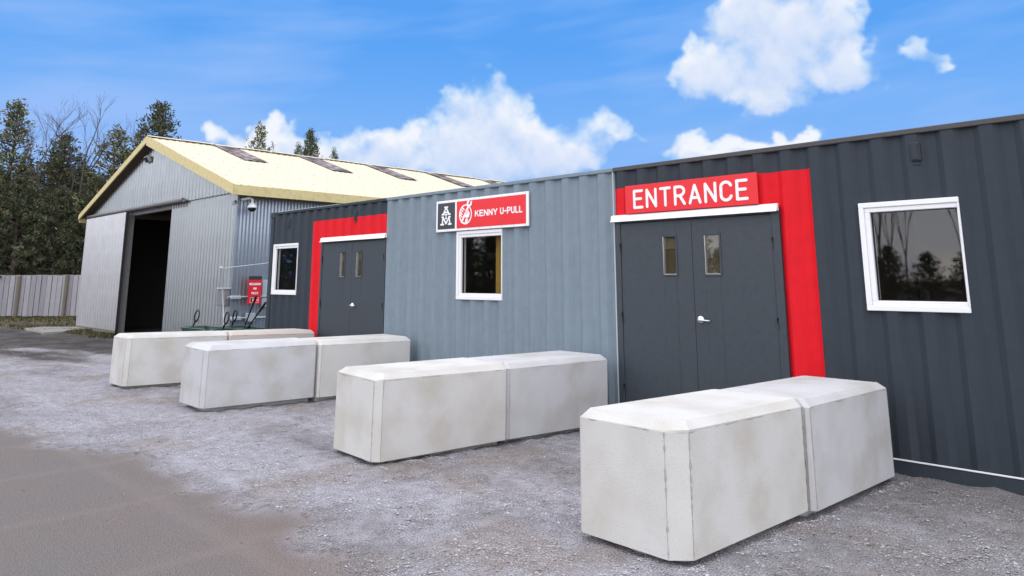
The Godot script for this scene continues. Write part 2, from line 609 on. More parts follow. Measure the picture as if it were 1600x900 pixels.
func trapezoid(x0: float, x1: float, phase: float, breaks: Array) -> Array:
	var p := 0.2852
	var prof := [[0.0, 0.0], [0.088, 0.0], [0.142, -0.036], [0.232, -0.036]]
	var pts := {}
	var at := func(x: float) -> float:
		var s := fposmod(x - phase, p)
		for i in 4:
			var a: Array = prof[i]
			var b: Array = prof[i + 1] if i < 3 else [p, 0.0]
			if s <= b[0]:
				return lerpf(a[1], b[1], (s - a[0]) / (b[0] - a[0]))
		return 0.0
	var xs := [x0, x1]
	var k := floorf((x0 - phase) / p)
	while phase + k * p < x1:
		for q in prof:
			var x: float = phase + k * p + q[0]
			if x > x0 + 0.001 and x < x1 - 0.001:
				xs.append(x)
		k += 1.0
	for b in breaks:
		if b > x0 + 0.001 and b < x1 - 0.001:
			xs.append(b)
	xs.sort()
	var out := []
	for x in xs:
		if out.is_empty() or x - out[-1].x > 0.0005:
			out.append(Vector2(x, at.call(x)))
	return out

# sheet of the given profile with rectangles [x0, x1, y0, y1, class] painted or cut ("hole")
func sheet(prof: Array, y0: float, y1: float, rects: Array) -> Dictionary:
	var out := {}
	for i in prof.size() - 1:
		var a: Vector2 = prof[i]
		var b: Vector2 = prof[i + 1]
		var mx := (a.x + b.x) / 2.0
		var ys := [y0, y1]
		for r in rects:
			if mx > r[0] and mx < r[1]:
				for y in [r[2], r[3]]:
					if y > y0 and y < y1:
						ys.append(y)
		ys.sort()
		for j in ys.size() - 1:
			if ys[j + 1] - ys[j] < 0.0005:
				continue
			var my: float = (ys[j] + ys[j + 1]) / 2.0
			var cls := "base"
			for r in rects:
				if mx > r[0] and mx < r[1] and my > r[2] and my < r[3]:
					cls = r[4]
			if cls == "hole":
				continue
			if not out.has(cls):
				out[cls] = new_st()
			quad(out[cls], Vector3(a.x, ys[j + 1], a.y), Vector3(b.x, ys[j + 1], b.y), Vector3(b.x, ys[j], b.y), Vector3(a.x, ys[j], a.y))
	return out

func window_part(parent: Node, x0: float, x1: float, y0: float, y1: float):
	# white vinyl frame with a broad hinge stile, an inner sash step, a gasket and the pane
	var st := new_st()
	var zo := 0.014
	var zi := -0.1
	box(st, Vector3(x0, y1 - 0.045, zi), Vector3(x1, y1, zo), 0.004)
	box(st, Vector3(x0, y0, zi), Vector3(x1, y0 + 0.045, zo), 0.004)
	box(st, Vector3(x0, y0 + 0.045, zi), Vector3(x0 + 0.045, y1 - 0.045, zo), 0.004)
	box(st, Vector3(x1 - 0.014, y0 + 0.045, zi), Vector3(x1, y1 - 0.045, zo), 0.004)
	var w := part(st, "window", M.white_trim, parent)
	st = new_st()
	var a0 := x0 + 0.045
	var a1 := x1 - 0.014
	var b0 := y0 + 0.045
	var b1 := y1 - 0.045
	box(st, Vector3(a0, b1 - 0.042, zi), Vector3(a1, b1, 0.001), 0.005)
	box(st, Vector3(a0, b0, zi), Vector3(a1, b0 + 0.042, 0.001), 0.005)
	box(st, Vector3(a0, b0 + 0.042, zi), Vector3(a0 + 0.045, b1 - 0.042, 0.001), 0.005)
	box(st, Vector3(a1 - 0.008, b0 + 0.042, zi), Vector3(a1, b1 - 0.042, 0.001), 0.003)
	part(st, "sash", M.white_trim, w)
	st = new_st()
	var c0 := a0 + 0.045
	var c1 := a1 - 0.008
	var d0 := b0 + 0.042
	var d1 := b1 - 0.042
	for r in [[c0, d1 - 0.006, c1, d1], [c0, d0, c1, d0 + 0.006], [c0, d0 + 0.006, c0 + 0.007, d1 - 0.006], [c1 - 0.004, d0 + 0.006, c1, d1 - 0.006]]:
		box(st, Vector3(r[0], r[1], -0.06), Vector3(r[2], r[3], -0.03))
	part(st, "gasket", M.gasket, w)
	box_part(Vector3(c0 + 0.005, d0 + 0.004, -0.046), Vector3(c1 - 0.002, d1 - 0.004, -0.041), 0.0, "pane", M.glass, w)

func door_leaf(parent: Node, x0: float, x1: float, y0: float, y1: float, lx0: float, lx1: float, ly0: float, ly1: float, hinge_left: bool) -> Node:
	var zf := -0.006
	var zb := -0.05
	var st := new_st()
	box(st, Vector3(x0, y0, zb), Vector3(lx0, y1, zf), 0.002)
	box(st, Vector3(lx1, y0, zb), Vector3(x1, y1, zf), 0.002)
	box(st, Vector3(lx0, y0, zb), Vector3(lx1, ly0, zf))
	box(st, Vector3(lx0, ly1, zb), Vector3(lx1, y1, zf))
	var leaf := part(st, "door_leaf", M.door_paint, parent)
	# narrow vision light: metal stops, pane, and the film behind it
	st = new_st()
	var f := 0.02
	box(st, Vector3(lx0 - f, ly1, zf), Vector3(lx1 + f, ly1 + f, zf + 0.008), 0.002)
	box(st, Vector3(lx0 - f, ly0 - f, zf), Vector3(lx1 + f, ly0, zf + 0.008), 0.002)
	box(st, Vector3(lx0 - f, ly0, zf), Vector3(lx0, ly1, zf + 0.008), 0.002)
	box(st, Vector3(lx1, ly0, zf), Vector3(lx1 + f, ly1, zf + 0.008), 0.002)
	part(st, "light_frame", M.door_paint, leaf)
	st = new_st()
	box(st, Vector3(lx0, ly0 + 0.006, zf - 0.022), Vector3(lx0 + 0.007, ly1, zf + 0.004))
	box(st, Vector3(lx0, ly0, zf - 0.022), Vector3(lx1, ly0 + 0.006, zf + 0.004))
	part(st, "light_stop", M.chrome, leaf)
	box_part(Vector3(lx0 + 0.007, ly0 + 0.006, zf - 0.022), Vector3(lx1, ly1, zf - 0.018), 0.0, "pane", M.glass, leaf)
	var cut := lerpf(ly0, ly1, 0.68)
	box_part(Vector3(lx0, cut, zb + 0.002), Vector3(lx1, ly1, zb + 0.006), 0.0, "film", M.film_upper, leaf)
	box_part(Vector3(lx0, ly0, zb + 0.002), Vector3(lx1, cut - 0.002, zb + 0.009), 0.0, "film", M.film_lower, leaf)
	for hy in [y0 + 0.25, 1.18, 1.95]:
		var hx := x0 - 0.005 if hinge_left else x1 + 0.005
		st = new_st(true)
		tube(st, [Vector3(hx, hy - 0.055, 0.004), Vector3(hx, hy + 0.055, 0.004)], 0.009, 8)
		part(st, "hinge", M.hinge_dark, leaf)
	return leaf

func door_handle(leaf_parent: Node, x: float, y: float):
	var st := new_st(true)
	var t := Transform3D(Basis(Vector3.RIGHT, PI / 2.0), Vector3(x, y, -0.006))
	lathe(st, [Vector2(0.04, 0.0), Vector2(0.039, 0.007), Vector2(0.03, 0.013), Vector2(0.012, 0.015), Vector2(0.011, 0.045), Vector2(0.0, 0.046)], 20, t)
	tube(st, [Vector3(x, y, 0.035), Vector3(x + 0.03, y - 0.002, 0.04), Vector3(x + 0.11, y - 0.006, 0.036), Vector3(x + 0.125, y - 0.006, 0.03)], [0.011, 0.011, 0.008, 0.006], 10)
	part(st, "handle", M.chrome, leaf_parent)

func drip_cap(parent: Node, x0: float, x1: float):
	# pressed white flashing over the door, its lower edge kicked out
	var st := new_st()
	var prof := [Vector2(0.333, 0.004), Vector2(0.333, 0.02), Vector2(0.325, 0.036), Vector2(0.268, 0.05), Vector2(0.256, 0.062), Vector2(0.252, 0.058), Vector2(0.262, 0.044), Vector2(0.262, 0.004)]
	var a := []
	var b := []
	for p in prof:
		a.append(Vector3(x0, 2.0 + p.x, p.y))
		b.append(Vector3(x1, 2.0 + p.x, p.y))
	var mid := Vector3((x0 + x1) / 2.0, 2.3, 0.02)
	for i in prof.size():
		var j := (i + 1) % prof.size()
		face(st, [a[i], b[i], b[j], a[j]], mid)
	face(st, a, mid)
	face(st, b, mid)
	part(st, "drip_cap", M.white_trim, parent)

func build_container():
	var b := thing("container_building", "long corrugated container building painted charcoal, blue-grey and charcoal with red door surrounds", "building")
	var ph := -3.365
	var wins := [[-8.2, -7.267], [-2.797, -1.8685], [2.7517, 3.5581]]
	var wy0 := 1.326
	var wy1 := 2.275
	var breaks := [-6.7695, -6.4726, 2.328, 1.998]
	var holes := []
	for w in wins:
		breaks.append_array([w[0] + 0.004, w[1] - 0.004])
		holes.append([w[0] + 0.004, w[1] - 0.004, wy0 + 0.004, wy1 - 0.004, "hole"])
	var red := [[-6.7695, SEAM_A, 2.3, 2.647, "red"], [-6.7695, -6.4726, 0.0, 2.3, "red"], [-0.01, 2.328, 2.3, 2.647, "red"], [1.998, 2.328, 0.0, 2.3, "red"]]
	var doors := [[-6.4726, SEAM_A, 0.13, 2.3, "hole"], [-0.01, 1.998, 0.13, 2.3, "hole"]]
	var secs := [[CX0 + 0.13, SEAM_A, "charcoal"], [SEAM_A, 0.0, "steel_blue"], [0.0, CX1 - 0.13, "charcoal"]]
	for s in secs:
		var d := sheet(trapezoid(s[0], s[1], ph, breaks), 0.1, 2.86, red + doors + holes)
		part(d.base, "corrugated_wall", M[s[2]], b)
		if d.has("red"):
			tag(part(d.red, "painted_band", M.red_paint, b), "bright red painted band around the double door")
	# rails along the top and the foot, posts with castings
	for s in [[CX0 + 0.178, SEAM_A, "charcoal"], [SEAM_A, 0.0, "steel_blue"], [0.0, CX1 - 0.178, "rail_brown"]]:
		box_part(Vector3(s[0], 2.852, -0.062), Vector3(s[1], 2.9, 0.012), 0.006, "top_rail", M[s[2]], b)
		box_part(Vector3(s[0], -0.04, -0.1), Vector3(s[1], 0.1, 0.004), 0.006, "bottom_rail", M["charcoal" if s[2] == "rail_brown" else s[2]], b)
	box_part(Vector3(-0.012, 0.1, 0.0), Vector3(0.004, 2.852, 0.006), 0.001, "seam_strip", M.conduit, b)
	box_part(Vector3(2.34, 0.1, 0.002), Vector3(CX1 - 0.18, 0.113, 0.012), 0.002, "foot_strip", M.white_trim, b)
	box_part(Vector3(CX0 + 0.18, 2.9, -0.11), Vector3(-6.0, 2.914, -0.05), 0.002, "roof_flashing", M.white_trim, b)
	for x in [CX0, CX1 - 0.13]:
		for z in [-0.14, -2.438]:
			box_part(Vector3(x, 0.11, z), Vector3(x + 0.13, 2.79, z + 0.14), 0.012, "corner_post", M.charcoal, b)
	for x in [CX0 - 0.004, CX1 - 0.174]:
		for z in [-0.155, -2.442]:
			for y in [-0.01, 2.788]:
				var st := new_st()
				box(st, Vector3(x, y, z), Vector3(x + 0.178, y + 0.118, z + 0.162), 0.012)
				var cc := part(st, "corner_casting", M.charcoal, b)
				if z > -1.0:
					st = new_st()
					var ring := []
					for k in 12:
						var a := TAU * k / 12
						ring.append(Vector3(x + 0.09 + cos(a) * 0.036, y + 0.06 + sin(a) * 0.03, z + 0.1625))
					face(st, ring, Vector3(x + 0.09, y + 0.06, z))
					part(st, "casting_hole", M.hinge_dark, cc)
	# back, ends, roof, floor and ceiling close the rooms
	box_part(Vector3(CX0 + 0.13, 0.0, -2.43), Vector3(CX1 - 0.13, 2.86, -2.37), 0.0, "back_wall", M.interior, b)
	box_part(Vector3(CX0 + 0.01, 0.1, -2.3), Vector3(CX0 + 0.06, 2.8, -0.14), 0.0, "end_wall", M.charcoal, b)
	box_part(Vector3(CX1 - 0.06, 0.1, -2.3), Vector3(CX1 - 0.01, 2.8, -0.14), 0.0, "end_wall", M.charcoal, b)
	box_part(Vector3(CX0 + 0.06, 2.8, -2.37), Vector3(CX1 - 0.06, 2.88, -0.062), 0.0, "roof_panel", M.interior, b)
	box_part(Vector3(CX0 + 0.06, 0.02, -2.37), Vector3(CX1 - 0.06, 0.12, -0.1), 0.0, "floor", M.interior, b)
	for x in [-6.95, SEAM_A, -0.06, 2.45]:
		box_part(Vector3(x, 0.12, -2.37), Vector3(x + 0.06, 2.8, -0.07), 0.0, "partition", M.interior, b)
	# a mustard curtain drawn to one side behind the middle window
	var cst := new_st(true)
	var prev := Vector3.ZERO
	for i in 25:
		var x := -2.19 + 0.24 * i / 24.0
		var p := Vector3(x, 0, -0.2 + 0.018 * sin(i * 1.6))
		if i > 0:
			quad(cst, Vector3(prev.x, 2.4, prev.z), Vector3(p.x, 2.4, p.z), Vector3(p.x, 1.1, p.z), Vector3(prev.x, 1.1, prev.z))
		prev = p
	part(cst, "curtain", M.curtain, b)
	for w in wins:
		window_part(b, w[0], w[1], wy0, wy1)
	# double doors
	var sets := [[-6.4726, -6.411, -5.484, -4.572, SEAM_A, [-5.84, -5.70, -5.35, -5.19]], [0.004, 0.082, 1.0106, 1.911, 1.998, [0.648, 0.808, 1.162, 1.332]]]
	for d in sets:
		var st := new_st()
		box(st, Vector3(d[0], 0.13, -0.1), Vector3(d[1] - 0.003, 2.3, 0.003), 0.003)
		box(st, Vector3(d[3] + 0.003, 0.13, -0.1), Vector3(d[4], 2.3, 0.003), 0.003)
		box(st, Vector3(d[1] - 0.003, 2.238, -0.1), Vector3(d[3] + 0.003, 2.3, 0.003), 0.003)
		box(st, Vector3(d[1] - 0.003, 0.13, -0.1), Vector3(d[3] + 0.003, 0.148, 0.003), 0.0)
		part(st, "door_frame", M.door_paint, b)
		var l: Array = d[5]
		door_leaf(b, d[1], d[2] - 0.002, 0.15, 2.234, l[0], l[1], 1.652, 2.058, true)
		var leaf := door_leaf(b, d[2] + 0.002, d[3], 0.15, 2.234, l[2], l[3], 1.652, 2.058, false)
		door_handle(leaf, d[2] + 0.065, 1.185)
		drip_cap(b, -0.018 if d[0] > -1.0 else -6.435, 2.0 if d[0] > -1.0 else -4.49)
	# small hooded vents under the top rail
	for v in [[-7.66, 2.665], [-5.405, 2.67], [3.268, 2.69]]:
		var st := new_st()
		box(st, Vector3(v[0] - 0.042, v[1] - 0.085, -0.03), Vector3(v[0] + 0.042, v[1] + 0.085, 0.02), 0.01)
		box(st, Vector3(v[0] - 0.026, v[1] - 0.07, 0.02), Vector3(v[0] + 0.026, v[1] + 0.07, 0.028), 0.004)
		box(st, Vector3(v[0] - 0.03, v[1] - 0.12, -0.03), Vector3(v[0] + 0.03, v[1] - 0.1, 0.006), 0.004)
		part(st, "vent", M.charcoal, b)

# ------------------------------------------------------------------ metal shed
const SX0 := -22.85
const SX1 := -11.98
const SZ := -0.95
const SBACK := -24.0
const APEX := -17.42
const EAVE_L := -23.41
const EAVE_R := -11.43
const EAVE_Y := 3.8
const RIDGE_Y := 5.77

func roof_y(x: float) -> float:
	var half := (EAVE_R - EAVE_L) / 2.0
	return lerpf(RIDGE_Y, EAVE_Y, absf(x - APEX) / half)

# ribbed sheet along x (or along z) between heights given by callables
func wavy(u0: float, u1: float, pitch: float, amp: float, low: Callable, high: Callable, place: Callable) -> SurfaceTool:
	var st := new_st(true)
	var n := int(ceil((u1 - u0) / pitch * 6.0))
	for i in n:
		var a := u0 + (u1 - u0) * i / n
		var c := u0 + (u1 - u0) * (i + 1) / n
		var wa := amp * cos(TAU * a / pitch)
		var wc := amp * cos(TAU * c / pitch)
		quad(st, place.call(a, high.call(a), wa), place.call(c, high.call(c), wc), place.call(c, low.call(c), wc), place.call(a, low.call(a), wa))
	return st

func build_shed():
	var s := thing("metal_shed", "old galvanised metal shed with cream roof and open sliding door", "shed")
	var zero := func(_u: float) -> float: return -0.1
	var front := func(u: float, y: float, w: float) -> Vector3: return Vector3(u, y, SZ + w)
	var proud := func(u: float, y: float, w: float) -> Vector3: return Vector3(u, y, SZ + 0.07 + w)
	var wall_top := func(_u: float) -> float: return 3.78
	var seam := func(_u: float) -> float: return 3.70
	var under_roof := func(u: float) -> float: return roof_y(u) - 0.1
	part(wavy(-16.1, SX1, 0.18, 0.034, zero, wall_top, front), "gable_wall", M.galvanised, s)
	part(wavy(SX0, -19.4, 0.18, 0.034, zero, wall_top, front), "gable_wall", M.galvanised, s)
	part(wavy(SX0, SX1, 0.22, 0.036, seam, under_roof, proud), "gable_panel", M.galvanised, s)
	var side_r := func(u: float, y: float, w: float) -> Vector3: return Vector3(SX1 + w, y, -u)
	part(wavy(-SZ, -SBACK, 0.09, 0.006, zero, wall_top, side_r), "side_wall", M.galvanised, s)
	box_part(Vector3(SX0, -0.1, SBACK), Vector3(SX0 + 0.03, 3.75, SZ - 0.015), 0.0, "side_wall", M.galvanised, s)
	box_part(Vector3(SX0, -0.1, SBACK - 0.03), Vector3(SX1, 3.75, SBACK), 0.0, "rear_wall", M.galvanised, s)
	box_part(Vector3(SX1 - 0.05, -0.1, SZ - 0.05), Vector3(SX1 + 0.016, 3.7, SZ + 0.016), 0.004, "corner_trim", M.galvanised, s)
	# roof slopes with ribs running down them, slightly uneven
	var sag := FastNoiseLite.new()
	sag.seed = 4
	sag.frequency = 0.12
	for side in [1.0, -1.0]:
		var st := new_st(true)
		var ex := EAVE_R if side > 0 else EAVE_L
		var z0 := -0.55
		var z1 := SBACK - 0.4
		var n := int((z0 - z1) / 0.05)
		var rows := 6
		for i in n:
			var za := lerpf(z0, z1, float(i) / n)
			var zb := lerpf(z0, z1, float(i + 1) / n)
			var ra := 0.016 if i % 4 == 0 else 0.0
			var rb := 0.016 if (i + 1) % 4 == 0 else 0.0
			for j in rows:
				var ta := float(j) / rows
				var tb := float(j + 1) / rows
				var pts := []
				for q in [[ta, za, ra], [ta, zb, rb], [tb, zb, rb], [tb, za, ra]]:
					var x: float = lerpf(APEX, ex, q[0])
					pts.append(Vector3(x, roof_y(x) + q[2] + sag.get_noise_2d(q[1] * 2.0, x) * 0.03, q[1]))
				face(st, pts, Vector3(APEX, 0.0, (za + zb) / 2.0))
		part(st, "roof_sheet", M.cream_roof, s)
		# underside and rake boards
		st = new_st()
		for zz in [[-0.56, SZ - 0.02], [SZ - 0.02, SBACK - 0.35]]:
			face(st, [Vector3(APEX, RIDGE_Y - 0.09, zz[0]), Vector3(ex, EAVE_Y - 0.09, zz[0]), Vector3(ex, EAVE_Y - 0.09, zz[1]), Vector3(APEX, RIDGE_Y - 0.09, zz[1])], Vector3(APEX, 20.0, -5.0))
		part(st, "soffit", M.soffit, s)
		for zr in [[-0.575, -0.54], [SBACK - 0.41, SBACK - 0.375]]:
			st = new_st()
			var hh := 0.225 if side > 0 else 0.15
			var mid := Vector3((APEX + ex) / 2.0, 4.7, (zr[0] + zr[1]) / 2.0)
			var a := [Vector3(APEX, RIDGE_Y + 0.022, 0), Vector3(ex + side * 0.012, EAVE_Y + 0.022, 0), Vector3(ex + side * 0.012, EAVE_Y - hh, 0), Vector3(APEX, RIDGE_Y - hh - 0.03, 0)]
			var fr := []
			var bk := []
			for p in a:
				fr.append(p + Vector3(0, 0, zr[1]))
				bk.append(p + Vector3(0, 0, zr[0]))
			face(st, fr, mid)
			face(st, bk, mid)
			for i in 4:
				face(st, [fr[i], fr[(i + 1) % 4], bk[(i + 1) % 4], bk[i]], mid)
			part(st, "rake_board", M.cream_trim, s)
		var xo := ex if side > 0 else ex - 0.03
		box_part(Vector3(xo, EAVE_Y - 0.235, SBACK - 0.37), Vector3(xo + 0.03, EAVE_Y + 0.005, -0.578), 0.004, "eave_fascia", M.cream_trim, s)
	# boarding inside
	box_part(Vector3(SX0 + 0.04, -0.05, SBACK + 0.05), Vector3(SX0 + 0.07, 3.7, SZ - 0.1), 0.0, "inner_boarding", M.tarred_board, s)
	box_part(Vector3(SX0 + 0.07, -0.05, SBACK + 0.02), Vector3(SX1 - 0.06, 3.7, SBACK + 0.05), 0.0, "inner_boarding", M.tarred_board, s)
	# ridge cap
	var rc := new_st()
	for i in 24:
		var za := -0.53 - i * 1.0
		var zb := maxf(za - 0.985, SBACK - 0.42)
		var dy := 0.006 * sin(i * 2.3)
		var ridge := Vector3(APEX, RIDGE_Y + 0.05 + dy, 0)
		for sd in [-1.0, 1.0]:
			face(rc, [ridge + Vector3(0, 0, za), ridge + Vector3(sd * 0.2, -0.062, za), ridge + Vector3(sd * 0.2, -0.062, zb), ridge + Vector3(0, 0, zb)], Vector3(APEX, 0, za))
	part(rc, "ridge_cap", M.cream_roof, s)
	# five weathered translucent panels let into the slope
	for zc in [[-2.49, -3.23], [-5.38, -6.18], [-8.06, -8.84], [-10.86, -11.6], [-13.75, -14.5]]:
		var st := new_st()
		var n := 8
		for j in n:
			for q in 4:
				var xa := lerpf(APEX + 0.12, lerpf(APEX, EAVE_R, 0.4), float(j) / n)
				var xb := lerpf(APEX + 0.12, lerpf(APEX, EAVE_R, 0.4), float(j + 1) / n)
				var za: float = lerpf(zc[0], zc[1], q / 4.0)
				var zb: float = lerpf(zc[0], zc[1], (q + 1) / 4.0)
				var ha := 0.034 + (0.014 if q % 2 else 0.0)
				var hb := 0.034 + (0.0 if q % 2 else 0.014)
				face(st, [Vector3(xa, roof_y(xa) + ha, za), Vector3(xb, roof_y(xb) + ha, za), Vector3(xb, roof_y(xb) + hb, zb), Vector3(xa, roof_y(xa) + hb, zb)], Vector3(APEX, 0, za))
		part(st, "skylight_panel", M.skylight, s)
	# rows of roofing screws
	var mm := MultiMesh.new()
	mm.transform_format = MultiMesh.TRANSFORM_3D
	var bm := BoxMesh.new()
	bm.size = Vector3(0.02, 0.01, 0.02)
	mm.mesh = bm
	var spots := []
	for i in 9:
		var x := lerpf(EAVE_R - 0.15, APEX + 0.3, i / 8.0)
		var z := -0.75
		while z > -20.0:
			var hid := false
			for k in 5:
				if x < -15.0 and z < -2.4 - k * 2.8 and z > -3.4 - k * 2.8:
					hid = true
			if not hid:
				spots.append(Vector3(x, roof_y(x) + 0.034, z))
			z -= 0.4
	mm.instance_count = spots.size()
	var lean := Basis(Vector3.BACK, -atan2(RIDGE_Y - EAVE_Y, EAVE_R - APEX))
	for i in spots.size():
		mm.set_instance_transform(i, Transform3D(lean, spots[i]))
	var sc := MultiMeshInstance3D.new()
	sc.name = "roof_screws"
	sc.multimesh = mm
	sc.material_override = M.roof_screw
	s.add_child(sc, true)
	tag(sc, "", "", "", "stuff")
	# opening: lintel, jambs, sliding door on its track
	box_part(Vector3(-19.6, 3.56, SZ - 0.12), Vector3(-14.95, 3.74, SZ + 0.02), 0.01, "lintel", M.galvanised_dull, s)
	box_part(Vector3(-19.44, -0.05, SZ - 0.06), Vector3(-19.22, 3.56, SZ + 0.14), 0.01, "jamb", M.galvanised_dull, s)
	box_part(Vector3(-16.16, -0.05, SZ - 0.2), Vector3(-16.06, 3.56, SZ - 0.02), 0.01, "jamb", M.galvanised_dull, s)
	var tr := new_st(true)
	tube(tr, [Vector3(-23.1, 3.745, -0.76), Vector3(-14.85, 3.715, -0.76)], 0.055, 12)
	part(tr, "door_track", M.galvanised_dull, s)
	for x in [-22.6, -21.2, -19.8, -18.4, -17.0, -15.4]:
		box_part(Vector3(x - 0.03, 3.69, SZ + 0.02), Vector3(x + 0.03, 3.77, -0.76), 0.0, "track_bracket", M.galvanised_dull, s)
	var dl := func(_u: float) -> float: return 0.1
	var dh := func(_u: float) -> float: return 3.66
	var dp := func(u: float, y: float, w: float) -> Vector3: return Vector3(u, y, -0.725 + w)
	var door := part(wavy(-23.08, -19.1, 0.26, 0.042, dl, dh, dp), "sliding_door", M.galvanised_pale, s)
	box_part(Vector3(-23.08, 0.015, -0.76), Vector3(-19.09, 0.12, -0.705), 0.006, "bottom_rail", M.old_wood, door)
	box_part(Vector3(-19.1, 0.02, -0.775), Vector3(-19.065, 3.66, -0.70), 0.004, "edge_stile", M.gasket, door)
	box_part(Vector3(-23.1, 0.12, -0.8), Vector3(-19.1, 3.64, -0.77), 0.0, "door_backing", M.old_wood, door)
	for x in [-22.6, -19.6]:
		box_part(Vector3(x - 0.04, 3.5, -0.77), Vector3(x + 0.04, 3.76, -0.74), 0.004, "hanger", M.galvanised_dull, door)

# ------------------------------------------------------------------ things fixed to the shed
func build_shed_fittings():
	var d := thing("dome_camera", "white dome security camera on a curved arm under the shed eave", "camera", Vector3(-11.6, 3.3, -1.14))
	var st := new_st(true)
	lathe(st, [Vector2(0.03, 0.13), Vector2(0.06, 0.1), Vector2(0.105, 0.05), Vector2(0.115, 0.03), Vector2(0.115, 0.0), Vector2(0.1, -0.005)], 18)
	part(st, "housing", M.camera_white, d)
	st = new_st(true)
	lathe(st, [Vector2(0.095, 0.0), Vector2(0.09, -0.04), Vector2(0.06, -0.08), Vector2(0.0, -0.095)], 18)
	part(st, "dome", M.dark_dome, d)
	st = new_st(true)
	tube(st, [Vector3(0, 0.12, 0), Vector3(0, 0.19, 0), Vector3(-0.03, 0.23, 0.01), Vector3(-0.1, 0.245, 0.03), Vector3(-0.2, 0.23, 0.06), Vector3(-0.375, 0.22, 0.1)], 0.032, 10)
	part(st, "arm", M.camera_white, d)
	d = thing("bracket_camera", "small grey bracket camera at the shed corner left of the white dome camera", "camera", Vector3(-11.9, 3.42, -0.84))
	st = new_st(true)
	tube(st, [Vector3(-0.1, 0.06, -0.02), Vector3(0.02, 0.06, 0.0), Vector3(0.06, 0.02, 0.02)], 0.018, 8)
	part(st, "arm", M.lamp_grey, d)
	st = new_st()
	box(st, Vector3(-0.035, -0.045, -0.1), Vector3(0.035, 0.035, 0.1), 0.012, Transform3D(Basis(Vector3.UP, 0.9) * Basis(Vector3.RIGHT, 0.3), Vector3(0.08, 0.0, 0.04)))
	part(st, "housing", M.lamp_grey, d)
	d = thing("gable_lamp", "small grey floodlight high under the shed's roof peak", "lamp", Vector3(-17.9, 5.24, -0.9))
	box_part(Vector3(-0.06, -0.06, -0.05), Vector3(0.06, 0.06, 0.03), 0.01, "mount", M.lamp_grey, d)
	st = new_st()
	box(st, Vector3(-0.16, -0.1, -0.05), Vector3(0.16, 0.1, 0.05), 0.02, Transform3D(Basis(Vector3.RIGHT, 0.5), Vector3(0.03, -0.06, 0.12)))
	part(st, "lamp_head", M.lamp_grey, d)
	st = new_st()
	box(st, Vector3(-0.13, -0.075, 0.051), Vector3(0.13, 0.075, 0.056), 0.0, Transform3D(Basis(Vector3.RIGHT, 0.5), Vector3(0.03, -0.06, 0.12)))
	part(st, "lens", M.dark_dome, d)
	# conduit runs and boxes on the side wall
	d = thing("wall_conduit", "grey conduit runs and junction boxes on the shed wall beside the containers", "conduit", Vector3(SX1 + 0.02, 0, 0))
	for y in [[1.2, -0.82, -1.9], [0.71, -0.86, -2.1]]:
		st = new_st(true)
		tube(st, [Vector3(0.05, y[0], y[1]), Vector3(0.05, y[0], y[2])], 0.024, 8)
		part(st, "conduit_pipe", M.pipe_white, d)
		box_part(Vector3(0.0, y[0] - 0.055, y[1] - 0.33), Vector3(0.1, y[0] + 0.035, y[1] - 0.06), 0.02, "pull_box", M.conduit, d)
	box_part(Vector3(0.0, 0.62, -1.52), Vector3(0.11, 0.82, -1.3), 0.01, "junction_box", M.conduit, d)
	box_part(Vector3(0.0, 0.95, -1.86), Vector3(0.05, 1.6, -1.68), 0.01, "cover_plate", M.pipe_white, d)
	var mb := thing("meter_box", "grey metal box on the shed front beside the white pipe", "utility box", Vector3(-12.0, 1.18, SZ + 0.012))
	box_part(Vector3(-0.42, -0.18, 0.0), Vector3(-0.02, 0.2, 0.14), 0.012, "case", M.galvanised_dull, mb)
	box_part(Vector3(-0.44, 0.2, 0.0), Vector3(0.0, 0.235, 0.17), 0.008, "lid", M.pipe_white, mb)
	# pipe frame leaning between shed and containers
	d = thing("pipe_frame", "thin white pipe frame leaning beside the container end", "frame", Vector3(0, 0, -0.5))
	st = new_st(true)
	tube(st, [Vector3(-11.1, 0.0, 0.0), Vector3(-11.62, 1.86, 0.0)], 0.016, 10)
	part(st, "post", M.pipe_white, d)
	st = new_st(true)
	tube(st, [Vector3(-11.6, 1.86, 0.0), Vector3(-8.75, 1.97, 0.0)], 0.011, 8)
	part(st, "top_rail", M.pipe_white, d)
	st = new_st(true)
	tube(st, [Vector3(-8.62, 0.0, -0.4), Vector3(-8.75, 1.98, 0.0)], 0.016, 10)
	part(st, "post", M.pipe_white, d)
	st = new_st(true)
	lathe(st, [Vector2(0.035, -0.02), Vector2(0.045, 0.0), Vector2(0.035, 0.03), Vector2(0.0, 0.045)], 10, Transform3D(Basis.IDENTITY, Vector3(-11.625, 1.87, 0.0)))
	part(st, "post_cap", M.pipe_white, d)
	# broken slab of concrete on the ground before the shed
	st = new_st()
	var ring := [Vector2(-1.75, -0.1), Vector2(-1.3, 0.55), Vector2(-0.2, 0.72), Vector2(0.6, 0.62), Vector2(1.5, 0.66), Vector2(1.35, 0.1), Vector2(0.7, -0.25), Vector2(0.3, -0.8), Vector2(-0.9, -0.85)]
	var up := []
	var dn := []
	for p in ring:
		up.append(Vector3(p.x, 0.07, p.y))
		dn.append(Vector3(p.x * 1.03, -0.1, p.y * 1.03))
	face(st, up, Vector3(0, -1, 0))
	for i in ring.size():
		face(st, [up[i], up[(i + 1) % ring.size()], dn[(i + 1) % ring.size()], dn[i]], Vector3.ZERO)
	var slab := part(st, "concrete_slab", M.slab)
	slab.position = Vector3(-22.0, 0.0, 0.15)
	tag(slab, "broken grey concrete slab lying on dark ground by the shed", "slab")

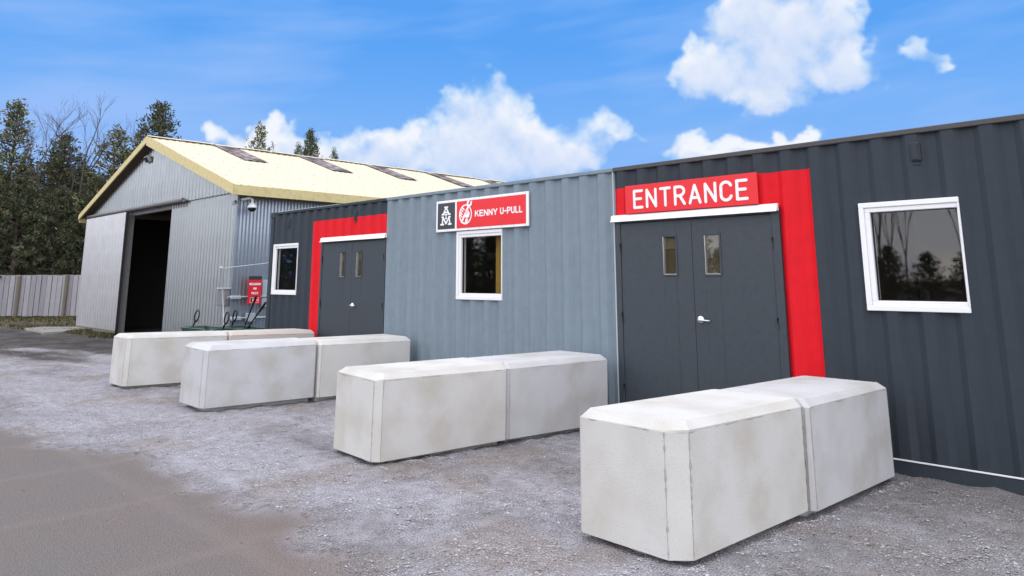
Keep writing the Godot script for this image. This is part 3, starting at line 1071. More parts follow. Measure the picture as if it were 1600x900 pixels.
# ------------------------------------------------------------------ fence
func build_fence():
	var f := thing("board_fence", "weathered grey board fence on brown posts before the trees", "fence", Vector3(-33.39, 0.0, -1.14))
	f.rotation.y = atan2(0.681, 0.732)
	var bay := 2.14
	var protos := []
	for i in 4:
		var st := new_st()
		box(st, Vector3(-0.112, 0.0, -0.012), Vector3(0.112, 1.0, 0.012), 0.006)
		st.generate_normals()
		protos.append(st.commit())
	for k in range(-4, 6):
		var t := k * bay
		box_part(Vector3(t - 0.065, -0.15, 0.0), Vector3(t + 0.065, 1.8 + rng.randf() * 0.05, 0.14), 0.02, "post", M.post_wood, f)
		box_part(Vector3(t + 0.1, 1.77, -0.1), Vector3(t + bay - 0.1, 1.83, -0.02), 0.008, "top_rail", M.old_wood, f)
		for i in 9:
			var o := part_mesh(protos[i % 4], "board", M["plank_%d" % rng.randi_range(0, 3)], f)
			o.position = Vector3(t + (i + 0.5) * bay / 9.0, 0.04 + rng.randf() * 0.03, rng.randf_range(-0.012, 0.012))
			o.scale = Vector3(0.97, 1.72 + rng.randf() * 0.05, 1.0)
			o.rotation.z = rng.randf_range(-0.008, 0.008)

# ------------------------------------------------------------------ trees
func leaf_mesh(v: PackedVector3Array, n: PackedVector3Array, c: PackedColorArray) -> ArrayMesh:
	var arr := []
	arr.resize(Mesh.ARRAY_MAX)
	arr[Mesh.ARRAY_VERTEX] = v
	arr[Mesh.ARRAY_NORMAL] = n
	arr[Mesh.ARRAY_COLOR] = c
	var m := ArrayMesh.new()
	m.add_surface_from_arrays(Mesh.PRIMITIVE_TRIANGLES, arr)
	return m

# unit-height evergreen: [crown, trunk]; 'slim' is crown radius over height, 'gap' how open it is
func evergreen(sd: int, slim: float, gap: float, low: float, tones: Array) -> Array:
	var r := RandomNumberGenerator.new()
	r.seed = sd
	var v := PackedVector3Array()
	var n := PackedVector3Array()
	var c := PackedColorArray()
	var wood := new_st(true)
	var bend := Vector3(r.randf_range(-0.02, 0.02), 0, r.randf_range(-0.02, 0.02))
	tube(wood, [Vector3.ZERO, Vector3(0, 0.3, 0) + bend, Vector3(0, 0.65, 0) + bend * 1.5, Vector3(0, 0.97, 0)], [0.02, 0.015, 0.008, 0.002], 7, false)
	var lumps := []
	for i in 7:
		lumps.append(r.randf_range(0.72, 1.15))
	var count := 150
	for i in count:
		var h := low + (0.985 - low) * pow((i + r.randf()) / count, 0.85)
		var az := i * 2.39996 + r.randf_range(-0.4, 0.4)
		var t := (h - low) / (1.0 - low)
		var env := slim * (minf(1.0, 2.8 * t + 0.4) * pow(1.0 - t, 0.62) + 0.02)
		env *= lumps[int(fposmod(az / TAU * 7.0, 7.0))] * r.randf_range(0.6, 1.12)
		if r.randf() < gap * 0.3:
			continue
		var out := Vector3(cos(az), 0.0, sin(az))
		var start := Vector3(bend.x * 1.4, h, bend.z * 1.4)
		var rise := r.randf_range(0.15, 0.6) * env
		var tip := start + out * env + Vector3(0, rise, 0)
		tube(wood, [start - Vector3(0, 0.01, 0), start.lerp(tip, 0.5) - Vector3(0, 0.1 * env, 0), tip], [0.0035, 0.0022, 0.0008], 3, false)
		var clumps := int(4 + env / slim * 10.0)
		for k in clumps:
			var s := 0.25 + 0.8 * (k + r.randf()) / clumps
			if r.randf() < gap:
				continue
			var mid := start.lerp(tip, s) + Vector3(r.randf_range(-1, 1), r.randf_range(-0.6, 0.9), r.randf_range(-1, 1)) * 0.018
			var tone: Color = tones[r.randi() % tones.size()]
			tone = tone * r.randf_range(0.75, 1.25)
			var size := r.randf_range(0.012, 0.022)
			for q in 11:
				var p := mid + Vector3(r.randf_range(-1, 1), r.randf_range(-0.8, 1.3), r.randf_range(-1, 1)) * size
				var along := (out * r.randf_range(0.0, 1.0) + Vector3(r.randf_range(-0.8, 0.8), r.randf_range(-0.2, 1.3), r.randf_range(-0.8, 0.8))).normalized() * r.randf_range(0.010, 0.019)
				var wide := along.cross(Vector3(r.randf_range(-1, 1), r.randf_range(-1, 1), r.randf_range(-1, 1))).normalized() * r.randf_range(0.0028, 0.0052)
				var nn := along.cross(wide).normalized()
				if nn.dot(out + Vector3(0, 0.6, 0)) < 0.0:
					nn = -nn
					wide = -wide
				var col := tone * r.randf_range(0.85, 1.15)
				v.append_array([p - along * 0.5, p + wide + along * 0.1, p + along, p - along * 0.5, p + along, p - wide + along * 0.1])
				for z in 6:
					n.append(nn)
					c.append(col)
	wood.generate_normals()
	return [leaf_mesh(v, n, c), wood.commit()]

func twig(st: SurfaceTool, r: RandomNumberGenerator, p: Vector3, dir: Vector3, length: float, rad: float, depth: int):
	var mid := p + dir * length * 0.5 + Vector3(r.randf_range(-1, 1), r.randf_range(-0.3, 0.6), r.randf_range(-1, 1)) * length * 0.045
	var tip := p + dir * length + Vector3(r.randf_range(-1, 1), r.randf_range(0.0, 0.8), r.randf_range(-1, 1)) * length * 0.06
	tube(st, [p, mid, tip], [rad, rad * 0.8, rad * 0.6], 6 if depth > 3 else 4 if depth > 1 else 3, false)
	if depth <= 0:
		return
	var kids := 2 if depth > 3 else 3
	for i in kids:
		var s := 1.0 if i == 0 else r.randf_range(0.45, 0.95)
		var from := mid.lerp(tip, (s - 0.5) * 2.0) if s > 0.5 else p.lerp(mid, s * 2.0)
		var turn := Vector3(r.randf_range(-1, 1), r.randf_range(-0.25, 0.5), r.randf_range(-1, 1)).normalized()
		var d := (dir * r.randf_range(0.9, 1.3) + turn * r.randf_range(0.35, 0.75)).normalized()
		twig(st, r, from, d, length * r.randf_range(0.6, 0.82), rad * (0.66 if i == 0 else 0.5), depth - 1)

func bare_tree(sd: int, depth := 6) -> Array:
	var r := RandomNumberGenerator.new()
	r.seed = sd
	var trunk := new_st(true)
	tube(trunk, [Vector3.ZERO, Vector3(0.012, 0.16, 0.0), Vector3(0.0, 0.34, 0.01)], [0.02, 0.016, 0.0135], 9, false)
	trunk.generate_normals()
	var limbs := new_st(true)
	for i in 4:
		var az := i * 1.75 + r.randf_range(-0.4, 0.4)
		var d := Vector3(cos(az) * 0.5, 1.0, sin(az) * 0.5).normalized()
		twig(limbs, r, Vector3(0.0, r.randf_range(0.25, 0.335), 0.008), d, r.randf_range(0.19, 0.26), 0.0095, depth)
	limbs.generate_normals()
	return [limbs.commit(), trunk.commit()]

func place_tree(kind: Array, called: String, label: String, at: Vector3, height: float, turn: float, wide: float, group: String, crown_mat: Material, wood_mat: Material):
	var o := thing(called, label, "tree", at, group)
	o.rotation.y = turn
	o.scale = Vector3(height * wide, height, height * wide)
	part_mesh(kind[1], "trunk", wood_mat, o)
	part_mesh(kind[0], "crown", crown_mat, o)

func build_trees():
	var dark := [Color(0.072, 0.086, 0.040), Color(0.090, 0.100, 0.048), Color(0.100, 0.112, 0.055), Color(0.058, 0.076, 0.042), Color(0.110, 0.100, 0.060)]
	var olive := [Color(0.130, 0.145, 0.060), Color(0.165, 0.165, 0.072), Color(0.100, 0.120, 0.056), Color(0.185, 0.152, 0.080)]
	var kinds := [evergreen(101, 0.27, 0.56, 0.05, olive), evergreen(102, 0.27, 0.4, 0.03, dark), evergreen(103, 0.36, 0.06, 0.01, dark), evergreen(104, 0.3, 0.56, 0.06, olive)]
	var bare := [bare_tree(201), bare_tree(202)]
	var leafy := "trees beyond the fence"
	# the ones whose tops one can tell apart
	var tops := [
		["tall open cedar with a pointed top at the picture's left edge", 0, -38.04, -1.27, 10.5, 0.3, 1.05],
		["ragged cedar half cut by the left edge of the picture", 3, -36.6, 1.1, 8.9, 1.9, 1.1],
		["round topped olive cedar just left of the shed's gable", 3, -36.09, -5.09, 9.4, 2.4, 1.25],
		["broad cedar whose tip rises right behind the shed's roof peak", 1, -38.6, -8.5, 11.7, 4.0, 0.95],
		["small cedar peeking over the left slope near the shed's peak", 0, -39.0, -7.2, 9.9, 5.2, 0.9],
		["dark cedar crowded behind the bare grey tree", 1, -37.2, -2.9, 8.9, 0.9, 1.1],
		["thin cedar top above the shed roof over the first skylight", 3, -48.85, -19.14, 13.6, 2.0, 0.75],
		["fuller cedar top above the shed roof over the second skylight", 1, -46.86, -22.91, 13.4, 3.3, 0.62],
		["tiny pointed cedar tip left of the fuller one over the roof", 0, -47.37, -22.0, 12.2, 1.0, 0.35],
		["lowest cedar tip showing on the roof ridge right of the others", 0, -47.77, -25.3, 12.25, 4.4, 0.4],
	]
	for t in tops:
		place_tree(kinds[t[1]], "cedar_tree", t[0], Vector3(t[2], 0.0, t[3]), t[4], t[5], t[6], leafy, M.foliage, M.bark)
	place_tree(bare[0], "bare_tree", "bare grey tree spreading above the dark cedars left of the shed", Vector3(-37.3, 0.0, -3.3), 11.0, 0.6, 0.85, leafy, M.bare_bark, M.bare_bark)
	place_tree(bare[1], "bare_tree", "thin bare tree between the cedars and the shed's left roof edge", Vector3(-37.9, 0.0, -6.2), 9.9, 2.2, 0.7, leafy, M.bare_bark, M.bare_bark)
	# dense lower growth behind the fence
	var low := [[-33.9, 0.6, 6.6], [-33.2, -0.9, 7.3], [-33.0, -2.4, 6.7], [-32.6, -3.6, 7.4], [-32.0, -4.9, 6.9], [-35.4, -0.2, 7.8], [-34.9, -4.2, 8.0], [-31.2, -6.4, 7.0], [-34.6, 2.3, 6.9], [-36.0, 3.6, 8.4], [-33.0, -7.4, 7.9], [-36.4, -1.6, 8.3], [-37.4, 0.8, 8.6], [-36.8, -6.6, 8.9], [-37.6, -4.4, 8.8], [-35.2, -8.8, 8.6], [-38.4, 3.2, 9.0], [-39.5, -3.4, 9.3]]
	for i in low.size():
		var p: Array = low[i]
		place_tree(kinds[2], "low_evergreen", "dense dark evergreen in the thicket right behind the board fence", Vector3(p[0] - 2.9, 0.0, p[1] - 0.55), p[2] * (0.8 if p[1] < -5.5 else 0.9), i * 1.3, 1.0 + 0.1 * sin(i * 2.0), "thicket behind the fence", M.foliage, M.bark)
	# the wood across the lane, behind the photographer, that the windows mirror
	var wood := "wood across the lane"
	for i in 30:
		var x := -80.0 + i * 3.1 + rng.randf_range(-1.2, 1.2)
		var z := 31.0 + rng.randf_range(-3.0, 4.0)
		if x > -11.0 and x < 1.5:
			continue
		if i % 3 != 1 or (x > -16.0 and x < 3.0):
			place_tree(bare[(i / 2) % 2], "bare_tree", "bare tree of the wood across the lane, mirrored in the windows", Vector3(x, 0, z), rng.randf_range(10.0, 13.0), i * 1.1, 0.8, wood, M.bare_bark, M.bare_bark)
		else:
			place_tree(kinds[2], "cedar_tree", "dark evergreen of the wood across the lane, mirrored in the windows", Vector3(x, 0, z + 3.0), rng.randf_range(6.0, 9.0), i * 0.7, 1.2, wood, M.foliage, M.bark)
	for i in 26:
		place_tree(bare[i % 2], "bare_tree", "slender bare tree of the wood across the lane, mirrored in the windows", Vector3(-17.0 + i * 0.84 + rng.randf_range(-0.6, 0.6), 0, 33.0 + rng.randf_range(-4.0, 9.0)), rng.randf_range(8.5, 12.0), i * 2.3, 0.34, wood, M.bare_bark, M.bare_bark)
	var x := -82.0
	while x < 12.0:
		var near := x > -15.0
		var h := rng.randf_range(2.5, 3.5) if near else rng.randf_range(4.2, 6.5)
		place_tree(kinds[2], "low_evergreen", "low dark evergreen at the edge of the wood across the lane", Vector3(x, 0, 26.5 + rng.randf_range(-1.2, 2.0)), h, x * 1.9, 1.25, wood, M.foliage, M.bark)
		x += rng.randf_range(1.2, 1.7) if near else rng.randf_range(2.2, 3.0)

# ------------------------------------------------------------------ concrete blocks
func block_mesh(w: float, h: float, l: float, c: float, sd: int, outer: bool) -> Array:
	# octagonal plan (broad cast chamfers), sloped top edge, small undercut at the foot
	var r := RandomNumberGenerator.new()
	r.seed = sd
	var j := func() -> float: return r.randf_range(-0.004, 0.004)
	# broad chamfer on the near corner, small ones elsewhere; the end that meets its neighbour is nearly square
	var joint := 0.3
	var plan := func(inset: float, k: float, y: float) -> Array:
		var ax := w / 2.0 - inset
		var bf := l / 2.0 - inset * (1.0 if outer else joint)
		var bb := l / 2.0 - inset * (joint if outer else 1.0)
		var near := c * k
		var other := 0.03 * k
		var p := []
		for q in [[ax, bf - near], [ax - near, bf], [-ax + other, bf], [-ax, bf - other], [-ax, -bb + other], [-ax + other, -bb], [ax - other, -bb], [ax, -bb + other]]:
			p.append(Vector3(q[0] + j.call(), y + j.call(), q[1] + j.call()))
		return p
	var rings := [plan.call(0.10, 1.0, -0.06), plan.call(0.09, 1.0, -0.004), plan.call(0.0, 1.0, 0.004), plan.call(0.0, 1.0, h), plan.call(0.003, 1.0, h + 0.008), plan.call(0.048, 0.8, h + 0.052), plan.call(0.062, 0.75, h + 0.057)]
	var st := new_st()
	var mid := Vector3(0, h / 2.0, 0)
	for i in rings.size() - 1:
		for k in 8:
			var k2 := (k + 1) % 8
			face(st, [rings[i][k], rings[i][k2], rings[i + 1][k2], rings[i + 1][k]], mid)
	face(st, rings[0], mid)
	face(st, rings[-1], mid)
	# ragged lips of cement left along the form joints
	var lips := new_st()
	var lipw := 0.013 if c > 0.08 else 0.009
	var lipn := FastNoiseLite.new()
	lipn.seed = sd
	lipn.frequency = 0.03
	lipn.fractal_octaves = 3
	var up: Array = rings[3]
	var dn: Array = rings[2]
	for k in [0, 1, 7]:
		var n := 80
		var out := Vector3(up[k].x, 0, up[k].z).normalized()
		var side := Vector3.UP.cross(out).normalized()
		var wl := 0.0
		for i in n:
			var pa: Vector3 = dn[k].lerp(up[k], float(i) / n)
			var pb: Vector3 = dn[k].lerp(up[k], (i + 1.0) / n)
			var wr := maxf(0.0012, lipw * (0.2 + lipn.get_noise_2d(i * 5.0, k * 37.0 + sd)) + r.randf_range(-0.002, 0.002))
			if wl + wr > 0.0:
				var o := out * 0.0035
				face(lips, [pa - side * wl, pa + o, pb + o, pb - side * wr], Vector3(0, pa.y, 0))
				face(lips, [pa + side * wl, pa + o, pb + o, pb + side * wr], Vector3(0, pa.y, 0))
			wl = wr
	for k in [7, 0, 1]:
		var a: Vector3 = up[k]
		var b: Vector3 = up[(k + 1) % 8]
		var n := int(maxf(4.0, (b - a).length() / 0.03))
		var out := Vector3((a + b).x, 0, (a + b).z).normalized()
		var wl := 0.0
		for i in n:
			var pa := a.lerp(b, float(i) / n)
			var pb := a.lerp(b, (i + 1.0) / n)
			var wr := maxf(0.0, 0.0005 + 0.011 * lipn.get_noise_2d(i * 6.0 + 300.0, k * 23.0) + r.randf_range(-0.0015, 0.0015))
			if wl + wr > 0.0025:
				face(lips, [pa + out * 0.003, pb + out * 0.003, pb + out * 0.001 - Vector3(0, wr + 0.001, 0), pa + out * 0.001 - Vector3(0, wl + 0.001, 0)], mid)
			wl = wr
	st.generate_normals()
	lips.generate_normals()
	return [st.commit(), lips.commit()]

func build_blocks():
	var w := 0.75
	var h := 0.662
	var rows := [
		[Vector3(-6.761, 0.0666, 1.609), Vector3(-0.0182, -0.0576, 0.0158), "farthest row, by the carts"],
		[Vector3(-4.093, 0.0895, 1.61), Vector3(-0.0108, -0.0527, -0.0015), "row before the left red doorway"],
		[Vector3(-0.498, 0.074, 1.623), Vector3(-0.0087, -0.0747, -0.0062), "row before the blue-grey wall"],
		[Vector3(2.512, 0.0733, 1.79), Vector3(-0.0153, -0.038, 0.0067), "nearest row, before ENTRANCE"],
	]
	var variants := []
	for i in 4:
		variants.append([block_mesh(w, h, 1.475, [0.06, 0.05, 0.055, 0.1][i], 300 + i, true), block_mesh(w, h, 1.475, 0.03, 320 + i, false)])
	var shade := [["concrete", "concrete_brown"], ["concrete_grey", "concrete"], ["concrete", "concrete_grey"], ["concrete", "concrete_grey"]]
	var looks := [["pale concrete block with stained corner, outer one of the %s", "pinkish tan concrete block, inner one of the %s"], ["smooth grey concrete block, outer one of the %s", "mottled concrete block, inner one of the %s"], ["cream sharp-edged concrete block, outer one of the %s", "grey concrete block, inner one of the %s"], ["big cream concrete block with rough corner, outer one of the %s", "blue-grey concrete block, inner one of the %s"]]
	for i in 4:
		var base := Transform3D(Basis.from_euler(rows[i][1]), rows[i][0])
		for k in 2:
			var o := thing("concrete_block", looks[i][k] % rows[i][2], "concrete block", Vector3.ZERO, "concrete blocks before the containers")
			var shift := Vector3(0.0, 0.0, 0.743) if k == 0 else Vector3([0.012, 0.02, -0.015, 0.02][i], -0.006, -0.742)
			shift.x += 0.0175
			o.transform = base * Transform3D(Basis(Vector3.UP, [0.0, 0.012, -0.01, 0.014][i] if k else 0.0), shift)
			var v: Array = variants[i][k]
			part_mesh(v[0], "body", M[shade[i][k]], o)
			part_mesh(v[1], "cement_lip", M.concrete_stain, o)
	# low wall of the same kind of blocks beyond the lane, seen only in the windows
	for i in 6:
		var o := thing("concrete_block", "concrete block of the low wall across the lane, mirrored in the right window", "concrete block", Vector3(-8.0 + i * 1.5, 0.08, 17.0), "low block wall across the lane")
		o.rotation.y = PI / 2.0
		part_mesh(variants[i % 4][1][0], "body", M.concrete_grey, o)

# ------------------------------------------------------------------ lettering and signs
func arc(cx: float, cy: float, rx: float, ry: float, a0: float, a1: float, n := 7) -> Array:
	var out := []
	for i in n + 1:
		var a := deg_to_rad(lerpf(a0, a1, float(i) / n))
		out.append(Vector2(cx + rx * cos(a), cy + ry * sin(a)))
	return out

func glyph(ch: String) -> Array:
	# [width, strokes]
	var v := func(a: Array) -> Array:
		var o := []
		for i in a.size() / 2:
			o.append(Vector2(a[2 * i], a[2 * i + 1]))
		return o
	match ch:
		"E": return [0.5, [v.call([0.5, 1, 0, 1, 0, 0, 0.5, 0]), v.call([0, 0.52, 0.43, 0.52])]]
		"N": return [0.54, [v.call([0, 0, 0, 1, 0.54, 0, 0.54, 1])]]
		"T": return [0.56, [v.call([0, 1, 0.56, 1]), v.call([0.28, 1, 0.28, 0])]]
		"R": return [0.54, [v.call([0, 0, 0, 1, 0.27, 1]) + arc(0.27, 0.74, 0.26, 0.26, 80, -90) + v.call([0, 0.48]), v.call([0.27, 0.48, 0.54, 0])]]
		"A": return [0.58, [v.call([0, 0, 0.29, 1, 0.58, 0]), v.call([0.1, 0.29, 0.48, 0.29])]]
		"C": return [0.54, [arc(0.27, 0.73, 0.27, 0.27, 15, 180) + arc(0.27, 0.27, 0.27, 0.27, 180, 345)]]
		"K": return [0.54, [v.call([0, 0, 0, 1]), v.call([0.5, 1, 0.02, 0.42]), v.call([0.19, 0.62, 0.54, 0])]]
		"Y": return [0.54, [v.call([0, 1, 0.27, 0.44, 0.54, 1]), v.call([0.27, 0.44, 0.27, 0])]]
		"U": return [0.52, [v.call([0, 1]) + arc(0.26, 0.26, 0.26, 0.26, 180, 360) + v.call([0.52, 1])]]
		"P": return [0.52, [v.call([0, 0, 0, 1, 0.26, 1]) + arc(0.26, 0.72, 0.26, 0.28, 80, -90) + v.call([0, 0.44])]]
		"L": return [0.44, [v.call([0, 1, 0, 0, 0.44, 0])]]
		"-": return [0.26, [v.call([0, 0.45, 0.26, 0.45])]]
		"W": return [0.8, [v.call([0, 1, 0.2, 0, 0.4, 0.85, 0.6, 0, 0.8, 1])]]
		"H": return [0.54, [v.call([0, 0, 0, 1]), v.call([0.54, 0, 0.54, 1]), v.call([0, 0.5, 0.54, 0.5])]]
		"B": return [0.52, [v.call([0, 0, 0, 1, 0.26, 1]) + arc(0.26, 0.765, 0.22, 0.235, 80, -90) + v.call([0, 0.53]), v.call([0.26, 0.53]) + arc(0.26, 0.265, 0.26, 0.265, 80, -90) + v.call([0, 0])]]
		"O": return [0.54, [arc(0.27, 0.73, 0.27, 0.27, 0, 180) + arc(0.27, 0.27, 0.27, 0.27, 180, 360) + v.call([0.54, 0.73])]]
		"S": return [0.5, [arc(0.25, 0.75, 0.25, 0.25, 20, 270) + arc(0.25, 0.25, 0.25, 0.25, 90, -160)]]
		"D": return [0.54, [v.call([0, 0, 0, 1, 0.2, 1]) + arc(0.24, 0.5, 0.3, 0.5, 85, -85, 9) + v.call([0.2, 0, 0, 0])]]
		"I": return [0.0, [v.call([0, 0, 0, 1])]]
	return [0.3, []]

# a flat bar with round ends, raised 'deep' from z
func bar(st: SurfaceTool, a: Vector2, b: Vector2, r: float, z: float, deep: float, t: Transform3D):
	var d := (b - a).normalized() if a.distance_to(b) > 1e-6 else Vector2.RIGHT
	var ang := d.angle()
	var top := []
	var foot := []
	for i in 12:
		var k := i if i < 6 else i - 6
		var e := ang + (-PI / 2.0 + PI * k / 5.0 if i < 6 else PI / 2.0 + PI * k / 5.0)
		var p := (b if i < 6 else a) + Vector2(cos(e), sin(e)) * r
		top.append(t * Vector3(p.x, p.y, z + deep))
		foot.append(t * Vector3(p.x, p.y, z))
	var inside := t * Vector3((a.x + b.x) / 2.0, (a.y + b.y) / 2.0, z - 0.001)
	face(st, top, inside)
	for i in 12:
		face(st, [top[i], top[(i + 1) % 12], foot[(i + 1) % 12], foot[i]], inside)

func word(parent: Node, text: String, x0: float, x1: float, y0: float, y1: float, z: float, stroke: float, gap: float, material: Material, t := Transform3D.IDENTITY, deep := 0.004, joined := false):
	var total := 0.0
	for ch in text:
		total += (0.32 if ch == " " else float(glyph(ch)[0])) + gap
	total -= gap
	var hh := (y1 - y0) - stroke
	var sx := (x1 - x0 - stroke) / total
	var x := x0 + stroke / 2.0
	var all := new_st()
	for ch in text:
		if ch == " ":
			x += (0.32 + gap) * sx
			continue
		var g := glyph(ch)
		var st := all if joined else new_st()
		var lift := 0.0
		for s in g[1]:
			for i in s.size() - 1:
				bar(st, Vector2(x + s[i].x * sx, y0 + stroke / 2.0 + s[i].y * hh), Vector2(x + s[i + 1].x * sx, y0 + stroke / 2.0 + s[i + 1].y * hh), stroke / 2.0, z, deep + lift, t)
				lift += deep * 0.03
		if not joined:
			part(st, "letter", material, parent)
		x += (g[0] + gap) * sx
	if joined:
		part(all, "lettering", material, parent)

func plate(st: SurfaceTool, pts: Array, z: float, deep: float, t: Transform3D):
	# convex flat shape raised from z
	var top := []
	var foot := []
	var mid := Vector2.ZERO
	for p in pts:
		top.append(t * Vector3(p.x, p.y, z + deep))
		foot.append(t * Vector3(p.x, p.y, z))
		mid += p / pts.size()
	var inside := t * Vector3(mid.x, mid.y, z - 0.002)
	face(st, top, inside)
	for i in pts.size():
		var k := (i + 1) % pts.size()
		face(st, [top[i], top[k], foot[k], foot[i]], inside)

func emblem(parent: Node, t: Transform3D):
	# round badge of a fist gripping an open-end spanner, in a unit circle
	var disc := new_st()
	plate(disc, arc(0, 0, 1, 1, 0, 350, 35), 0.0, 0.010, t)
	var e := part(disc, "emblem", M.white_print, parent)
	var st := new_st()
	plate(st, arc(0.02, 0.03, 0.84, 0.84, 0, 350, 35), 0.010, 0.006, t)
	part(st, "emblem_field", M.sign_red, e)
	st = new_st()
	# spanner: shaft and the two jaws standing out of the circle
	bar(st, Vector2(-0.55, -0.72), Vector2(0.45, 0.72), 0.13, 0.012, 0.010, t)
	for q in [[0.45, 0.72, 0.34, 1.12], [0.34, 1.12, 0.5, 1.3], [0.5, 0.75, 0.86, 0.92], [0.86, 0.92, 0.92, 1.16]]:
		bar(st, Vector2(q[0], q[1]), Vector2(q[2], q[3]), 0.12, 0.012, 0.0105 + q[0] * 0.0006, t)
	# fist and forearm
	plate(st, [Vector2(-0.18, 0.1), Vector2(0.08, 0.42), Vector2(0.42, 0.42), Vector2(0.7, 0.1), Vector2(0.6, -0.28), Vector2(0.25, -0.42), Vector2(-0.05, -0.2)], 0.012, 0.013, t)
	plate(st, [Vector2(0.1, -0.44), Vector2(0.45, -0.44), Vector2(0.3, -0.82), Vector2(-0.05, -0.84)], 0.012, 0.0125, t)
	# ribs of the gear at the left
	for k in 4:
		var a := deg_to_rad(118.0 + 24.0 * k)
		var c := Vector2(cos(a), sin(a)) * 0.66
		bar(st, c - Vector2(0.13, -0.1), c + Vector2(0.13, -0.1), 0.075, 0.012, 0.009, t)
	part(st, "emblem_figure", M.white_print, e)
	st = new_st()
	for k in 3:
		var a := Vector2(0.02 + 0.17 * k, 0.36 - 0.02 * k)
		bar(st, a, a + Vector2(-0.1, -0.3), 0.025, 0.025, 0.003 + 0.0005 * k, t)
	part(st, "knuckle_lines", M.sign_red, e)

func build_signs():
	# ENTRANCE board over the right doors
	var s := thing("entrance_sign", "red ENTRANCE sign in white letters above the nearest double doors", "sign", Vector3(0, 0, 0.0))
	var st := new_st()
	box(st, Vector3(0.2, 2.337, 0.03), Vector3(1.817, 2.658, 0.05), 0.003)
	part(st, "panel", M.sign_red, s)
	for x in [0.4, 1.6]:
		box_part(Vector3(x, 2.38, 0.0), Vector3(x + 0.04, 2.62, 0.03), 0.0, "batten", M.gasket, s)
	word(s, "ENTRANCE", 0.313, 1.72, 2.386, 2.604, 0.05, 0.031, 0.31, M.white_print)
	# KENNY U-PULL board
	s = thing("company_sign", "red and dark KENNY U-PULL sign framed white above the middle window", "sign", Vector3(0, 0, 0.0))
	var x0 := -3.228
	var x1 := -1.35
	var y0 := 2.284
	var y1 := 2.736
	st = new_st()
	box(st, Vector3(x0, y0, 0.016), Vector3(x1, y1, 0.036), 0.003)
	part(st, "backing", M.white_print, s)
	box_part(Vector3(-3.188, 2.321, 0.036), Vector3(-2.806, 2.701, 0.0395), 0.0, "dark_panel", M.sign_dark, s)
	box_part(Vector3(-2.764, 2.318, 0.036), Vector3(-1.394, 2.702, 0.0395), 0.0, "red_panel", M.sign_red, s)
	for i in 9:
		for y in [2.299, 2.72]:
			var sc := new_st()
			plate(sc, arc(-3.18 + i * 0.223, y, 0.006, 0.006, 0, 330, 8), 0.036, 0.003, Transform3D.IDENTITY)
			part(sc, "screw", M.lamp_grey, s)
	word(s, "KENNY", -2.375, -1.925, 2.462, 2.552, 0.0395, 0.0175, 0.26, M.white_print, Transform3D.IDENTITY, 0.003)
	word(s, "U-PULL", -1.872, -1.452, 2.464, 2.556, 0.0395, 0.0175, 0.26, M.white_print, Transform3D.IDENTITY, 0.003)
	emblem(s, Transform3D(Basis.from_scale(Vector3(0.135, 0.142, 0.3)), Vector3(-2.574, 2.508, 0.0395)))
	# A over I over M with slab feet
	var t := Transform3D(Basis.IDENTITY, Vector3(-2.997, 2.39, 0.0395))
	var cuts := [["A", [[-0.065, 0.145, 0.0, 0.245], [0.0, 0.245, 0.065, 0.145], [-0.04, 0.172, 0.04, 0.172], [-0.088, 0.145, -0.045, 0.145], [0.045, 0.145, 0.088, 0.145], [-0.03, 0.247, 0.03, 0.247]]], ["I", [[0.0, 0.085, 0.0, 0.14], [-0.018, 0.14, 0.018, 0.14], [-0.018, 0.085, 0.018, 0.085]]], ["M", [[-0.085, 0.0, -0.07, 0.105], [-0.07, 0.105, 0.0, 0.01], [0.0, 0.01, 0.07, 0.105], [0.07, 0.105, 0.085, 0.0], [-0.115, 0.0, -0.055, 0.0], [0.055, 0.0, 0.115, 0.0], [-0.09, 0.107, -0.065, 0.107], [0.065, 0.107, 0.09, 0.107]]]]
	for c in cuts:
		st = new_st()
		var lift := 0.0
		for q in c[1]:
			bar(st, Vector2(q[0], q[1]), Vector2(q[2], q[3]), 0.0125 if c[0] != "I" else 0.009, 0.0, 0.003 + lift, t)
			lift += 0.00012
		part(st, "letter", M.white_print, s)
	# wheelbarrow notice on the shed's side wall
	s = thing("notice_sign", "small red notice with black top strip on the shed wall by the container end", "sign", Vector3(SX1 + 0.17, 1.36, -1.44))
	s.rotation.y = PI / 2.0
	box_part(Vector3(-0.165, -0.33, -0.012), Vector3(0.165, 0.33, 0.0), 0.002, "panel", M.sign_red, s)
	box_part(Vector3(-0.165, 0.245, 0.0), Vector3(0.165, 0.33, 0.003), 0.0, "top_strip", M.sign_dark, s)
	box_part(Vector3(-0.02, -0.3, -0.165), Vector3(0.02, 0.3, -0.012), 0.0, "bracket", M.conduit, s)
	word(s, "WHEELBARROWS", -0.15, 0.15, 0.115, 0.168, 0.0, 0.0085, 0.28, M.white_print, Transform3D.IDENTITY, 0.002, true)
	word(s, "AND", -0.045, 0.045, 0.01, 0.062, 0.0, 0.0095, 0.28, M.white_print, Transform3D.IDENTITY, 0.002, true)
	word(s, "TROLLEYS", -0.09, 0.09, -0.098, -0.045, 0.0, 0.0085, 0.28, M.white_print, Transform3D.IDENTITY, 0.002, true)
	st = new_st()
	for q in [[-0.105, -0.295, 0.11, -0.288], [-0.105, -0.182, 0.11, -0.175], [-0.105, -0.288, -0.098, -0.182], [0.103, -0.288, 0.11, -0.182]]:
		box(st, Vector3(q[0], q[1], 0.0), Vector3(q[2], q[3], 0.002))
	part(st, "logo_frame", M.white_print, s)
	box_part(Vector3(-0.096, -0.286, 0.0), Vector3(-0.055, -0.184, 0.0015), 0.0, "logo_panel", M.sign_dark, s)
	word(s, "KENNY U-PULL", -0.005, 0.095, -0.246, -0.222, 0.0, 0.005, 0.28, M.white_print, Transform3D.IDENTITY, 0.0015, true)
	st = new_st()
